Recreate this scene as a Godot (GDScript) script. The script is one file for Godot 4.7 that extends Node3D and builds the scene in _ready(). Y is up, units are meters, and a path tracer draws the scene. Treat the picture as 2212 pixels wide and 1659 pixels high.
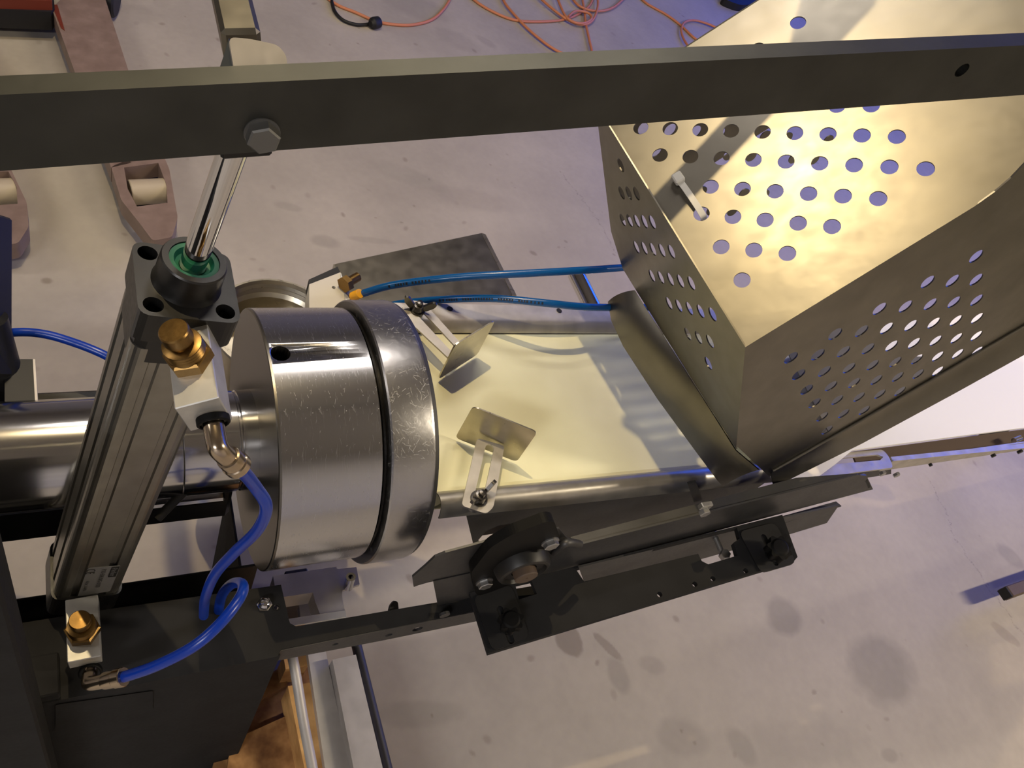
extends Node3D
# A workshop corner: a steel extruder head that feeds a belt, its lifting arm and air cylinder, a perforated hood.
# World axes: x along the belt, y up, z towards the operator's side. Metres.

var mats := {}
var used := {}
var rng = RandomNumberGenerator.new()

# ---------------------------------------------------------------- nodes
func numbered(called: String) -> String:
	if not used.has(called):
		used[called] = 0
		return called
	used[called] += 1
	return "%s_%03d" % [called, used[called]]

func tag(o: Node, label: String, category: String, group := "") -> void:
	o.set_meta("label", label)
	o.set_meta("category", category)
	if group != "":
		o.set_meta("group", group)

func thing(called: String, label: String, category: String, at: Vector3, group := "") -> Node3D:
	var o = Node3D.new()
	o.name = numbered(called)
	add_child(o)
	o.position = at
	tag(o, label, category, group)
	return o

func where(n: Node) -> Vector3:
	var p = Vector3.ZERO
	while n != self:
		p += (n as Node3D).position
		n = n.get_parent()
	return p

# shapes are written in world coordinates; a part is set back by where its thing stands
func part(called: String, st: SurfaceTool, material: Material, parent: Node = self, label := "") -> MeshInstance3D:
	var m = MeshInstance3D.new()
	m.mesh = st.commit()
	m.material_override = material
	m.name = numbered(called) if parent == self else called
	parent.add_child(m, true)
	if parent != self:
		m.position = -where(parent)
	if label != "":
		m.set_meta("label", label)
	return m

func struct(called: String, st: SurfaceTool, material: Material) -> MeshInstance3D:
	var m = part(called, st, material)
	m.set_meta("kind", "structure")
	return m

func start() -> SurfaceTool:
	var st = SurfaceTool.new()
	st.begin(Mesh.PRIMITIVE_TRIANGLES)
	return st

# ---------------------------------------------------------------- shapes
func corner(st: SurfaceTool, p: Vector3, n: Vector3, uv: Vector2) -> void:
	st.set_normal(n)
	st.set_uv(uv)
	st.add_vertex(p)

func flat_uv(p: Vector3, n: Vector3) -> Vector2:
	var a = n.abs()
	if a.y >= a.x and a.y >= a.z:
		return Vector2(p.x, p.z)
	if a.z >= a.x:
		return Vector2(p.x, -p.y)
	return Vector2(p.z, -p.y)

func tri(st: SurfaceTool, a: Vector3, b: Vector3, c: Vector3, n: Vector3) -> void:
	if (b - a).cross(c - a).dot(n) > 0.0:
		var k = b
		b = c
		c = k
	corner(st, a, n, flat_uv(a, n))
	corner(st, b, n, flat_uv(b, n))
	corner(st, c, n, flat_uv(c, n))

func quad(st: SurfaceTool, a: Vector3, b: Vector3, c: Vector3, d: Vector3, n: Vector3) -> void:
	tri(st, a, b, c, n)
	tri(st, a, c, d, n)

func smooth_tri(st: SurfaceTool, p: Array, n: Array, uv: Array) -> void:
	var o = [0, 1, 2]
	if (p[1] - p[0]).cross(p[2] - p[0]).dot(n[0] + n[1] + n[2]) > 0.0:
		o = [0, 2, 1]
	for i in o:
		corner(st, p[i], n[i], uv[i])

func unit_across(n: Vector3) -> Vector3:
	return n.cross(Vector3.UP if absf(n.y) < 0.9 else Vector3.RIGHT).normalized()

func circle(c: Vector3, n: Vector3, r: float, k := 20, stretch := 1.0, along := Vector3.ZERO) -> Array:
	var u = unit_across(n) if along == Vector3.ZERO else (along - n * along.dot(n)).normalized()
	var v = n.cross(u)
	var out = []
	for i in k:
		var a = TAU * i / k
		out.append(c + (u * cos(a) * stretch + v * sin(a)) * r)
	return out

func stadium(a: Vector3, b: Vector3, n: Vector3, r: float, k := 8) -> Array:
	var u = (b - a).normalized()
	var v = n.cross(u)
	var out = []
	for i in k + 1:
		var t = PI * i / k
		out.append(b + (v * -cos(t) + u * sin(t)) * r)
	for i in k + 1:
		var t = PI * i / k
		out.append(a + (v * cos(t) - u * sin(t)) * r)
	return out

func rounded(pts: Array, r: float, k := 5) -> Array:
	var out = []
	var m = pts.size()
	for i in m:
		var p: Vector3 = pts[i]
		var a: Vector3 = pts[(i + m - 1) % m] - p
		var b: Vector3 = pts[(i + 1) % m] - p
		var d = minf(r, minf(a.length(), b.length()) * 0.45)
		var s = p + a.normalized() * d
		var e = p + b.normalized() * d
		for j in k + 1:
			var t = float(j) / k
			out.append(s.lerp(p, t).lerp(p.lerp(e, t), t))
	return out

# a flat sheet with holes: the outline lies on the face that looks along n; t is its thickness behind that face
func slab(st: SurfaceTool, outline: Array, n: Vector3, t: float, holes := []) -> void:
	n = n.normalized()
	var o: Vector3 = outline[0]
	var ex: Vector3 = outline[1] - o
	for p: Vector3 in outline:
		if (p - o).length() > ex.length():
			ex = p - o
	ex = (ex - n * ex.dot(n)).normalized()
	var ey = n.cross(ex)
	var loops = []
	var ys = {}
	for lp: Array in [outline] + holes:
		var flat = PackedVector2Array()
		for p: Vector3 in lp:
			var q = Vector2((p - o).dot(ex), snappedf((p - o).dot(ey), 0.00002))
			flat.append(q)
			ys[q.y] = true
		loops.append(flat)
	var rows = ys.keys()
	rows.sort()
	var edges = []
	for flat: PackedVector2Array in loops:
		for i in flat.size():
			var a = flat[i]
			var b = flat[(i + 1) % flat.size()]
			if a.y != b.y:
				edges.append([a, b] if a.y < b.y else [b, a])
	edges.sort_custom(func(a, b): return a[0].y < b[0].y)
	var live = []
	var nx = 0
	for i in rows.size() - 1:
		var y0: float = rows[i]
		var y1: float = rows[i + 1]
		live = live.filter(func(e): return e[1].y > y0)
		while nx < edges.size() and edges[nx][0].y <= y0:
			if edges[nx][1].y > y0:
				live.append(edges[nx])
			nx += 1
		var hit = []
		for e in live:
			var s: float = (e[1].x - e[0].x) / (e[1].y - e[0].y)
			hit.append([e[0].x + s * (y0 - e[0].y), e[0].x + s * (y1 - e[0].y)])
		hit.sort_custom(func(a, b): return a[0] + a[1] < b[0] + b[1])
		for j in range(0, hit.size() - 1, 2):
			var p = o + ex * float(hit[j][0]) + ey * y0
			var q = o + ex * float(hit[j + 1][0]) + ey * y0
			var r = o + ex * float(hit[j + 1][1]) + ey * y1
			var s = o + ex * float(hit[j][1]) + ey * y1
			quad(st, p, q, r, s, n)
			quad(st, p - n * t, q - n * t, r - n * t, s - n * t, -n)
	for k in loops.size():
		var flat: PackedVector2Array = loops[k]
		var turn = 0.0
		for i in flat.size():
			turn += flat[i].cross(flat[(i + 1) % flat.size()])
		for i in flat.size():
			var a2 = flat[i]
			var b2 = flat[(i + 1) % flat.size()]
			if a2.distance_to(b2) < 1e-6:
				continue
			var d = (b2 - a2).normalized()
			var side = (ex * d.y - ey * d.x) * (1.0 if turn > 0.0 else -1.0) * (1.0 if k == 0 else -1.0)
			var a = o + ex * a2.x + ey * a2.y
			var b = o + ex * b2.x + ey * b2.y
			quad(st, a, b, b - n * t, a - n * t, side)

# turned shapes: prof is radius and height along the axis; neighbouring faces are smoothed when they meet at less than about 40 degrees
func lathe(st: SurfaceTool, base: Vector3, axis: Vector3, prof: Array, k := 40, flat := false, first := 0.0, sweep := TAU) -> void:
	axis = axis.normalized()
	var u = unit_across(axis)
	var v = axis.cross(u)
	var m = prof.size() - 1
	var nr = []
	for i in m:
		var d: Vector2 = prof[i + 1] - prof[i]
		nr.append(Vector2(d.y, -d.x).normalized())
	var run = 0.0
	for i in m:
		var p: Vector2 = prof[i]
		var q: Vector2 = prof[i + 1]
		if p.distance_to(q) < 1e-7:
			continue
		var n0: Vector2 = nr[i]
		var n1: Vector2 = nr[i]
		if not flat and i > 0 and nr[i - 1].dot(nr[i]) > 0.93:
			n0 = (nr[i - 1] + nr[i]).normalized()
		if not flat and i < m - 1 and nr[i + 1].dot(nr[i]) > 0.93:
			n1 = (nr[i + 1] + nr[i]).normalized()
		var w = run + p.distance_to(q)
		for j in k:
			var a = first + sweep * j / k
			var b = first + sweep * (j + 1) / k
			var ra = u * cos(a) + v * sin(a)
			var rb = u * cos(b) + v * sin(b)
			var na = ra
			var nb = rb
			if flat:
				na = (ra + rb).normalized()
				nb = na
			var pa = base + ra * p.x + axis * p.y
			var pb = base + rb * p.x + axis * p.y
			var qa = base + ra * q.x + axis * q.y
			var qb = base + rb * q.x + axis * q.y
			var ua = maxf(p.x, q.x) * a
			var ub = maxf(p.x, q.x) * b
			var n00 = na * n0.x + axis * n0.y
			var n01 = nb * n0.x + axis * n0.y
			var n10 = na * n1.x + axis * n1.y
			var n11 = nb * n1.x + axis * n1.y
			if p.x > 1e-6:
				smooth_tri(st, [pa, pb, qb], [n00, n01, n11], [Vector2(ua, run), Vector2(ub, run), Vector2(ub, w)])
			if q.x > 1e-6:
				smooth_tri(st, [pa, qb, qa], [n00, n11, n10], [Vector2(ua, run), Vector2(ub, w), Vector2(ua, w)])
		run = w

func rod(st: SurfaceTool, a: Vector3, b: Vector3, r: float, k := 24, bev := 0.0) -> void:
	var h = a.distance_to(b)
	var e = bev if bev > 0.0 else r * 0.06
	lathe(st, a, b - a, [Vector2(0, 0), Vector2(r - e, 0), Vector2(r, e), Vector2(r, h - e), Vector2(r - e, h), Vector2(0, h)], k)

func pipe(st: SurfaceTool, a: Vector3, b: Vector3, r: float, wall: float, k := 28) -> void:
	var h = a.distance_to(b)
	lathe(st, a, b - a, [Vector2(r - wall, 0), Vector2(r, 0), Vector2(r, h), Vector2(r - wall, h), Vector2(r - wall, 0)], k)

func hexagon(st: SurfaceTool, base: Vector3, axis: Vector3, r: float, h: float, first := 0.0) -> void:
	lathe(st, base, axis, [Vector2(0, 0), Vector2(r, 0), Vector2(r, h * 0.86), Vector2(r * 0.88, h), Vector2(0, h)], 6, true, first)

func path(pts: Array, steps := 8) -> Array:
	var out = []
	var m = pts.size()
	for i in m - 1:
		var p0: Vector3 = pts[maxi(i - 1, 0)]
		var p1: Vector3 = pts[i]
		var p2: Vector3 = pts[i + 1]
		var p3: Vector3 = pts[mini(i + 2, m - 1)]
		for j in steps:
			var t = float(j) / steps
			out.append(0.5 * (2.0 * p1 + (p2 - p0) * t + (2.0 * p0 - 5.0 * p1 + 4.0 * p2 - p3) * t * t + (3.0 * p1 - p0 - 3.0 * p2 + p3) * t * t * t))
	out.append(pts[m - 1])
	return out

func tube(st: SurfaceTool, pts: Array, r: float, k := 12) -> void:
	var m = pts.size()
	var rings = []
	var dirs = []
	var u = Vector3.ZERO
	var run = 0.0
	var runs = []
	for i in m:
		var d: Vector3 = (pts[mini(i + 1, m - 1)] - pts[maxi(i - 1, 0)]).normalized()
		u = unit_across(d) if i == 0 else (u - d * u.dot(d)).normalized()
		var v = d.cross(u)
		var ring = []
		for j in k + 1:
			ring.append(u * cos(TAU * j / k) + v * sin(TAU * j / k))
		rings.append(ring)
		dirs.append(d)
		if i > 0:
			run += (pts[i] as Vector3).distance_to(pts[i - 1])
		runs.append(run)
	for i in m - 1:
		for j in k:
			var a: Vector3 = rings[i][j]
			var b: Vector3 = rings[i][j + 1]
			var c: Vector3 = rings[i + 1][j + 1]
			var d: Vector3 = rings[i + 1][j]
			var ua = r * TAU * j / k
			var ub = r * TAU * (j + 1) / k
			smooth_tri(st, [pts[i] + a * r, pts[i] + b * r, pts[i + 1] + c * r], [a, b, c], [Vector2(ua, runs[i]), Vector2(ub, runs[i]), Vector2(ub, runs[i + 1])])
			smooth_tri(st, [pts[i] + a * r, pts[i + 1] + c * r, pts[i + 1] + d * r], [a, c, d], [Vector2(ua, runs[i]), Vector2(ub, runs[i + 1]), Vector2(ua, runs[i + 1])])
	for j in k:
		tri(st, pts[0], pts[0] + rings[0][j] * r, pts[0] + rings[0][j + 1] * r, -dirs[0])
		tri(st, pts[m - 1], pts[m - 1] + rings[m - 1][j] * r, pts[m - 1] + rings[m - 1][j + 1] * r, dirs[m - 1])

# chamfered box: centre, three unit axes, full size
func block(st: SurfaceTool, c: Vector3, b: Basis, size: Vector3, bev := 0.001) -> void:
	var h = size * 0.5
	var i = h - Vector3.ONE * minf(bev, minf(h.x, minf(h.y, h.z)) * 0.9)
	var at = func(p: Vector3) -> Vector3: return c + b * p
	for ax in 3:
		for s in [-1.0, 1.0]:
			var p = []
			for k in [[-1, -1], [1, -1], [1, 1], [-1, 1]]:
				var q = Vector3.ZERO
				q[ax] = h[ax] * s
				q[(ax + 1) % 3] = i[(ax + 1) % 3] * k[0]
				q[(ax + 2) % 3] = i[(ax + 2) % 3] * k[1]
				p.append(at.call(q))
			quad(st, p[0], p[1], p[2], p[3], b[ax] * s)
	for ax in 3:
		var a1 = (ax + 1) % 3
		var a2 = (ax + 2) % 3
		for s in [-1.0, 1.0]:
			for t in [-1.0, 1.0]:
				var p = []
				for k in [[-1, 0], [1, 0], [1, 1], [-1, 1]]:
					var q = Vector3.ZERO
					q[ax] = i[ax] * k[0]
					q[a1] = (h[a1] if k[1] == 0 else i[a1]) * s
					q[a2] = (i[a2] if k[1] == 0 else h[a2]) * t
					p.append(at.call(q))
				quad(st, p[0], p[1], p[2], p[3], (b[a1] * s + b[a2] * t).normalized())
	for s in [-1.0, 1.0]:
		for t in [-1.0, 1.0]:
			for w in [-1.0, 1.0]:
				var g = Vector3(s, t, w)
				tri(st, at.call(Vector3(h.x, i.y, i.z) * g), at.call(Vector3(i.x, h.y, i.z) * g), at.call(Vector3(i.x, i.y, h.z) * g), (b * g).normalized())

func box(st: SurfaceTool, lo: Vector3, hi: Vector3, bev := 0.001) -> void:
	block(st, (lo + hi) * 0.5, Basis.IDENTITY, (hi - lo).abs(), bev)

# a profile swept straight: pts is an open or closed line of points, d the way it is drawn out; smooth shading across small bends
func extrude(st: SurfaceTool, pts: Array, d: Vector3, t: float) -> void:
	var m = pts.size() - 1
	var nr = []
	for i in m:
		nr.append(((pts[i + 1] - pts[i]) as Vector3).cross(d).normalized())
	for side in [0, 1]:
		for i in m:
			var n0: Vector3 = nr[i]
			var n1: Vector3 = nr[i]
			if i > 0 and nr[i - 1].dot(nr[i]) > 0.7:
				n0 = (nr[i - 1] + nr[i]).normalized()
			if i < m - 1 and nr[i + 1].dot(nr[i]) > 0.7:
				n1 = (nr[i + 1] + nr[i]).normalized()
			var a: Vector3 = pts[i] - n0 * t * side
			var b: Vector3 = pts[i + 1] - n1 * t * side
			var s = 1.0 - 2.0 * side
			smooth_tri(st, [a, b, b + d], [n0 * s, n1 * s, n1 * s], [Vector2(0, 0), Vector2(0, 1), Vector2(1, 1)])
			smooth_tri(st, [a, b + d, a + d], [n0 * s, n1 * s, n0 * s], [Vector2(0, 0), Vector2(1, 1), Vector2(1, 0)])
	for i in m:
		var q0: Vector3 = pts[i] - nr[i] * t
		var q1: Vector3 = pts[i + 1] - nr[i] * t
		quad(st, pts[i], pts[i + 1], q1, q0, -d.normalized())
		quad(st, pts[i] + d, pts[i + 1] + d, q1 + d, q0 + d, d.normalized())
	quad(st, pts[0], pts[0] + d, pts[0] + d - nr[0] * t, pts[0] - nr[0] * t, (pts[0] - pts[1]).normalized())
	quad(st, pts[m], pts[m] + d, pts[m] + d - nr[m - 1] * t, pts[m] - nr[m - 1] * t, (pts[m] - pts[m - 1]).normalized())

# ---------------------------------------------------------------- materials
func noise(freq: float, seed_: int, lo: Color, hi: Color, normal := false, kind := FastNoiseLite.TYPE_SIMPLEX_SMOOTH, size := 512, strength := 2.0) -> NoiseTexture2D:
	var f = FastNoiseLite.new()
	f.seed = seed_
	f.frequency = freq
	f.noise_type = kind
	f.fractal_octaves = 4
	var t = NoiseTexture2D.new()
	t.width = size
	t.height = size
	t.seamless = true
	t.noise = f
	if normal:
		t.as_normal_map = true
		t.bump_strength = strength
	else:
		var g = Gradient.new()
		g.set_color(0, lo)
		g.set_color(1, hi)
		t.color_ramp = g
	return t

func grey(v: float) -> Color:
	return Color(v, v, v)

func plain(called: String, c: Color, rough: float, metal := 0.0) -> StandardMaterial3D:
	var m = StandardMaterial3D.new()
	m.albedo_color = c
	m.roughness = rough
	m.metallic = metal
	mats[called] = m
	return m

func worn(m: StandardMaterial3D, tex: Texture2D, rough_tex: Texture2D, scale_: float) -> void:
	if tex:
		m.albedo_texture = tex
	if rough_tex:
		m.roughness_texture = rough_tex
		m.roughness_texture_channel = BaseMaterial3D.TEXTURE_CHANNEL_RED
	m.uv1_triplanar = true
	m.uv1_world_triplanar = true
	m.uv1_scale = Vector3.ONE * scale_

func scratched(count: int, base: float, mark: float, length: float, seed_: int, tilt := PI) -> ImageTexture:
	var n = 1024
	var img = Image.create(n, n, false, Image.FORMAT_RGB8)
	img.fill(grey(base))
	var r = RandomNumberGenerator.new()
	r.seed = seed_
	for k in count:
		var p = Vector2(r.randf() * n, r.randf() * n)
		var a = r.randf_range(-tilt, tilt)
		var d = Vector2(cos(a), sin(a))
		var l = length * r.randf_range(0.2, 1.0) * n
		var bend = r.randf_range(-0.002, 0.002)
		var v = lerpf(base, mark, r.randf_range(0.3, 1.0))
		for s in int(l):
			var q = Vector2i(posmod(int(p.x), n), posmod(int(p.y), n))
			img.set_pixelv(q, grey(v))
			img.set_pixel((q.x + 1) % n, q.y, grey(v))
			p += d
			d = d.rotated(bend)
	return ImageTexture.create_from_image(img)

func concrete() -> ImageTexture:
	# six metres by six, its corner at x = -2, z = -5
	var n := 1500
	var f := FastNoiseLite.new()
	f.seed = 11
	f.frequency = 0.006
	f.fractal_octaves = 5
	var g := FastNoiseLite.new()
	g.seed = 5
	g.frequency = 0.05
	g.fractal_octaves = 4
	var big := f.get_image(n, n)
	var fine := g.get_image(n, n)
	big.convert(Image.FORMAT_L8)
	fine.convert(Image.FORMAT_L8)
	var a := big.get_data()
	var b := fine.get_data()
	var out := PackedByteArray()
	out.resize(n * n * 3)
	for i in n * n:
		var v := 0.655 + (a[i] - 128) * 0.00032 + (b[i] - 128) * 0.00008
		out[i * 3] = int(clampf(v * 1.005, 0, 1) * 255)
		out[i * 3 + 1] = int(clampf(v * 0.958, 0, 1) * 255)
		out[i * 3 + 2] = int(clampf(v * 0.89, 0, 1) * 255)
	var img := Image.create_from_data(n, n, false, Image.FORMAT_RGB8, out)
	var px := float(n) / 6.0
	# damp patches, oil spots and scuffs, each with its own outline: centre x, z, half length, half width, turn, darkness, tint
	var marks := [
		[1.6335, -0.3510, 0.0592, 0.0709, 1.292, 0.22, 0], [1.8701, -0.1538, 0.1087, 0.1330, 1.455, 0.22, 0],
		[0.9794, -0.4135, 0.045, 0.035, 1.2, 0.3, 1], [1.0680, -0.3898, 0.05, 0.012, 1.0, 0.22, 1],
		[1.0726, -0.3102, 0.05, 0.03, 1.5, 0.16, 0], [1.1710, -0.3169, 0.04, 0.025, 0.5, 0.12, 0],
		[1.3257, -0.0891, 0.06, 0.035, 1.2, 0.16, 0], [1.1748, -0.1473, 0.08, 0.05, 0.4, 0.12, 0],
		[0.5750, -0.3412, 0.12, 0.03, 0.2, 0.1, 0], [1.7490, 0.0389, 0.03, 0.02, 0.2, 0.16, 0],
		[2.4242, -0.1419, 0.05, 0.02, 0.9, 0.12, 1], [0.6431, -1.7093, 0.05, 0.03, 0.2, 0.14, 0],
		[0.7882, -1.7202, 0.09, 0.015, 0.1, 0.09, 0], [-0.0779, -1.5408, 0.016, 0.012, 0, 0.3, 1],
		[1.4287, -2.9102, 0.12, 0.07, 0.5, 0.08, 0], [1.5751, -2.9308, 0.06, 0.03, 0.8, 0.09, 0],
		[0.9875, -2.0283, 0.16, 0.05, 0.4, 0.06, 0], [0.5578, -1.8499, 0.05, 0.02, 0.2, 0.1, 0],
		[1.3060, -3.1080, 0.18, 0.1, 0.2, 0.1, 0], [1.1993, -1.9343, 0.2, 0.06, 0.1, 0.06, 0],
		[2.6751, -0.3621, 0.06, 0.04, 1.0, 0.14, 0], [1.5295, -0.0494, 0.2, 0.06, 0.3, 0.05, 0]]
	var r := RandomNumberGenerator.new()
	r.seed = 8
	for k in 420:
		var s := r.randf_range(0.003, 0.011)
		marks.append([r.randf_range(-0.4, 3.6), r.randf_range(-3.6, 0.6), s * r.randf_range(1.0, 1.8), s, r.randf() * 3.0, r.randf_range(0.06, 0.26), 1])
	for mk in marks:
		var c := Vector2((mk[0] + 2.0) * px, (mk[1] + 5.0) * px)
		var ra: float = mk[2] * px
		var rb: float = mk[3] * px
		var lim := int(maxf(ra, rb) * 1.5) + 2
		for y in range(maxi(0, int(c.y) - lim), mini(n, int(c.y) + lim)):
			for x in range(maxi(0, int(c.x) - lim), mini(n, int(c.x) + lim)):
				var d := (Vector2(x, y) - c).rotated(-mk[4])
				var e := sqrt(d.x * d.x / (ra * ra) + d.y * d.y / (rb * rb)) + g.get_noise_2d(x * 0.7, y * 0.7) * (0.16 if mk[6] == 0 else 0.4)
				var soft := (0.34 if mk[6] == 0 else 0.16) if ra > 6.0 else 0.5
				var w: float = clampf((1.0 - e) / soft, 0.0, 1.0) * mk[5]
				if w > 0.0:
					var o := img.get_pixel(x, y)
					var t := Color(0.30, 0.25, 0.20) if mk[6] == 1 else Color(0.33, 0.315, 0.29)
					img.set_pixel(x, y, o.lerp(t, w * 1.1))
	# hairline cracks
	for crack in [[Vector3(2.5318, 0, -0.6613), Vector3(2.5059, 0, -0.5233), Vector3(2.4723, 0, -0.4605), Vector3(2.4845, 0, -0.2968), Vector3(2.5044, 0, -0.0821)], [Vector3(1.6264, 0, -2.122), Vector3(1.6847, 0, -1.8897), Vector3(1.6986, 0, -1.6691)]]:
		for s in crack.size() - 1:
			var a2 := Vector2((crack[s].x + 2.0) * px, (crack[s].z + 5.0) * px)
			var b2 := Vector2((crack[s + 1].x + 2.0) * px, (crack[s + 1].z + 5.0) * px)
			var steps := int(a2.distance_to(b2))
			for j in steps:
				var p := a2.lerp(b2, float(j) / steps) + Vector2(g.get_noise_2d(j * 2.0, s * 90.0), g.get_noise_2d(s * 70.0, j * 2.0)) * 4.0
				var q := Vector2i(p)
				if q.x >= 0 and q.y >= 0 and q.x < n and q.y < n:
					img.set_pixelv(q, img.get_pixelv(q).darkened(0.09))
	return ImageTexture.create_from_image(img)

func make_materials() -> void:
	var cloud = noise(0.006, 3, grey(0.88), grey(1.0))
	var smear = noise(0.02, 9, grey(0.74), grey(1.0))
	var grain = noise(0.05, 4, grey(0.9), grey(1.0))
	var m = plain("hood", Color(0.51, 0.497, 0.465), 0.43, 1.0)
	worn(m, cloud, smear, 3.0)
	m.normal_enabled = true
	m.normal_texture = noise(0.012, 21, grey(0), grey(1), true, FastNoiseLite.TYPE_SIMPLEX_SMOOTH, 512, 1.2)
	m.normal_scale = 0.25
	m = plain("turned", Color(0.76, 0.765, 0.785), 1.0, 1.0)
	m.roughness_texture = scratched(260, 0.2, 0.55, 0.05, 31)
	m.roughness_texture_channel = BaseMaterial3D.TEXTURE_CHANNEL_RED
	m.uv1_scale = Vector3(3.0, 3.0, 3.0)
	m = plain("cast_collar", Color(0.72, 0.72, 0.73), 1.0, 1.0)
	m.roughness_texture = scratched(1300, 0.28, 0.7, 0.04, 77)
	m.roughness_texture_channel = BaseMaterial3D.TEXTURE_CHANNEL_RED
	m.normal_enabled = true
	m.normal_texture = noise(0.03, 8, grey(0), grey(1), true, FastNoiseLite.TYPE_SIMPLEX_SMOOTH, 512, 1.5)
	m.normal_scale = 0.12
	m.uv1_scale = Vector3(4.0, 4.0, 4.0)
	m = plain("shaded_end_steel", Color(0.46, 0.45, 0.43), 0.34, 1.0)  # drum steel darkened to imitate the dark reflection on its end
	m = plain("polished", Color(0.80, 0.80, 0.81), 0.14, 1.0)
	m = plain("chrome", Color(0.85, 0.85, 0.86), 0.06, 1.0)
	m = plain("dark_joint", Color(0.13, 0.125, 0.12), 0.35, 0.8)
	m = plain("shaded_arm_steel", Color(0.31, 0.315, 0.305), 0.5, 1.0)  # steel darkened to imitate the dark reflection in the bar's front
	worn(m, cloud, grain, 4.0)
	m = plain("frame_steel", Color(0.34, 0.34, 0.345), 0.55, 0.85)
	worn(m, cloud, grain, 4.0)
	m = plain("dark_steel", Color(0.215, 0.215, 0.22), 0.55, 0.7)
	worn(m, cloud, grain, 4.0)
	m = plain("plate_dark", Color(0.16, 0.16, 0.165), 0.75)  # near-black base colour for base, channel and knob plate
	m.metallic_specular = 0.2
	worn(m, cloud, grain, 4.0)
	m = plain("rail_steel", Color(0.80, 0.78, 0.75), 0.55, 0.85)
	worn(m, cloud, smear, 6.0)
	m = plain("soft_rail", Color(0.74, 0.725, 0.70), 0.45, 0.8)
	worn(m, cloud, smear, 6.0)
	m = plain("inner_grey", Color(0.40, 0.39, 0.355), 0.8)
	m = plain("bolt_grey", Color(0.42, 0.42, 0.415), 0.5, 0.7)
	m = plain("dark_zinc", Color(0.42, 0.41, 0.40), 0.3, 1.0)
	m = plain("zinc", Color(0.72, 0.72, 0.72), 0.4, 0.9)
	worn(m, grain, smear, 9.0)
	m = plain("bright_steel", Color(0.78, 0.75, 0.68), 0.34, 1.0)
	worn(m, cloud, smear, 6.0)
	m = plain("aluminium", Color(0.80, 0.80, 0.79), 0.5, 0.75)
	worn(m, cloud, grain, 8.0)
	m = plain("anodised", Color(0.60, 0.59, 0.56), 0.34, 0.9)
	worn(m, cloud, grain, 6.0)
	m = plain("groove", Color(0.30, 0.295, 0.28), 0.45, 0.8)
	m = plain("nickel", Color(0.72, 0.66, 0.58), 0.2, 1.0)
	m = plain("brass", Color(0.54, 0.425, 0.25), 0.42, 1.0)
	worn(m, grain, smear, 20.0)
	m = plain("black_cast", Color(0.085, 0.083, 0.08), 0.42)
	worn(m, grain, smear, 12.0)
	m = plain("black_plastic", Color(0.03, 0.03, 0.032), 0.6)
	m.metallic_specular = 0.3
	m = plain("black_paint", Color(0.06, 0.06, 0.062), 0.5)
	worn(m, cloud, grain, 5.0)
	m = plain("seal_green", Color(0.03, 0.36, 0.25), 0.5)
	m = plain("hose_blue", Color(0.03, 0.20, 0.60), 0.28)
	m = plain("hose_teal", Color(0.02, 0.32, 0.58), 0.25)
	m = plain("hose_print", Color(0.02, 0.05, 0.1), 0.5)
	m = plain("belt", Color(0.95, 0.95, 0.82), 0.55)
	worn(m, noise(0.004, 14, Color(0.93, 0.92, 0.88), grey(1.0)), null, 2.0)
	m = plain("belt_white", Color(0.97, 0.96, 0.93), 0.55)
	m = plain("sticker", Color(0.46, 0.46, 0.46), 0.6)
	m = plain("ink", Color(0.03, 0.03, 0.03), 0.7)
	m = plain("nylon", Color(0.82, 0.81, 0.78), 0.4)
	m.backlight_enabled = true
	m.backlight = grey(0.3)
	m = plain("white_block", Color(0.82, 0.80, 0.75), 0.5)
	m = plain("yellow_cap", Color(0.95, 0.68, 0.12), 0.5)
	m = plain("wood", Color(0.95, 0.76, 0.50), 0.75)
	worn(m, noise(0.01, 17, Color(0.72, 0.66, 0.58), Color(1, 1, 1)), null, 2.6)
	m = plain("wood_worn", Color(0.74, 0.56, 0.35), 0.8)
	worn(m, noise(0.012, 18, Color(0.55, 0.48, 0.42), Color(1, 1, 1)), null, 3.0)
	m = plain("galvanised", Color(0.80, 0.78, 0.76), 0.5, 0.3)
	worn(m, cloud, grain, 4.0)
	m = plain("jack_paint", Color(0.52, 0.445, 0.405), 0.5)
	worn(m, noise(0.01, 23, Color(0.86, 0.84, 0.83), Color(1, 1, 1)), grain, 3.0)
	m = plain("jack_orange", Color(0.40, 0.15, 0.08), 0.5)
	m = plain("roller_nylon", Color(0.66, 0.61, 0.52), 0.5)
	m = plain("cord", Color(0.74, 0.47, 0.33), 0.55)
	m = plain("rubber", Color(0.05, 0.05, 0.06), 0.6)
	m = plain("tray_steel", Color(0.52, 0.50, 0.45), 0.42, 1.0)
	worn(m, noise(0.008, 25, grey(0.85), grey(1.0)), smear, 3.0)
	m = plain("leg_brown", Color(0.33, 0.27, 0.22), 0.6)
	m = plain("wall_paint", Color(0.62, 0.60, 0.56), 0.9)
	worn(m, cloud, null, 0.6)
	m = plain("wall_front_pale", Color(0.8, 0.79, 0.78), 0.9)  # unseen front wall, kept pale to bounce light onto the steel
	worn(m, cloud, null, 0.6)
	m = plain("ceiling_paint", Color(0.66, 0.64, 0.60), 0.9)
	worn(m, cloud, null, 0.6)
	m = plain("concrete", Color(1, 1, 1), 0.62)
	m.albedo_texture = concrete()
	m.roughness_texture = noise(0.01, 40, grey(0.75), grey(1.0))
	m.uv1_scale = Vector3.ONE / 6.0
	m.uv1_offset = Vector3(2.0 / 6.0, 5.0 / 6.0, 0)
	m.detail_enabled = true
	m.detail_blend_mode = BaseMaterial3D.BLEND_MODE_MUL
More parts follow.
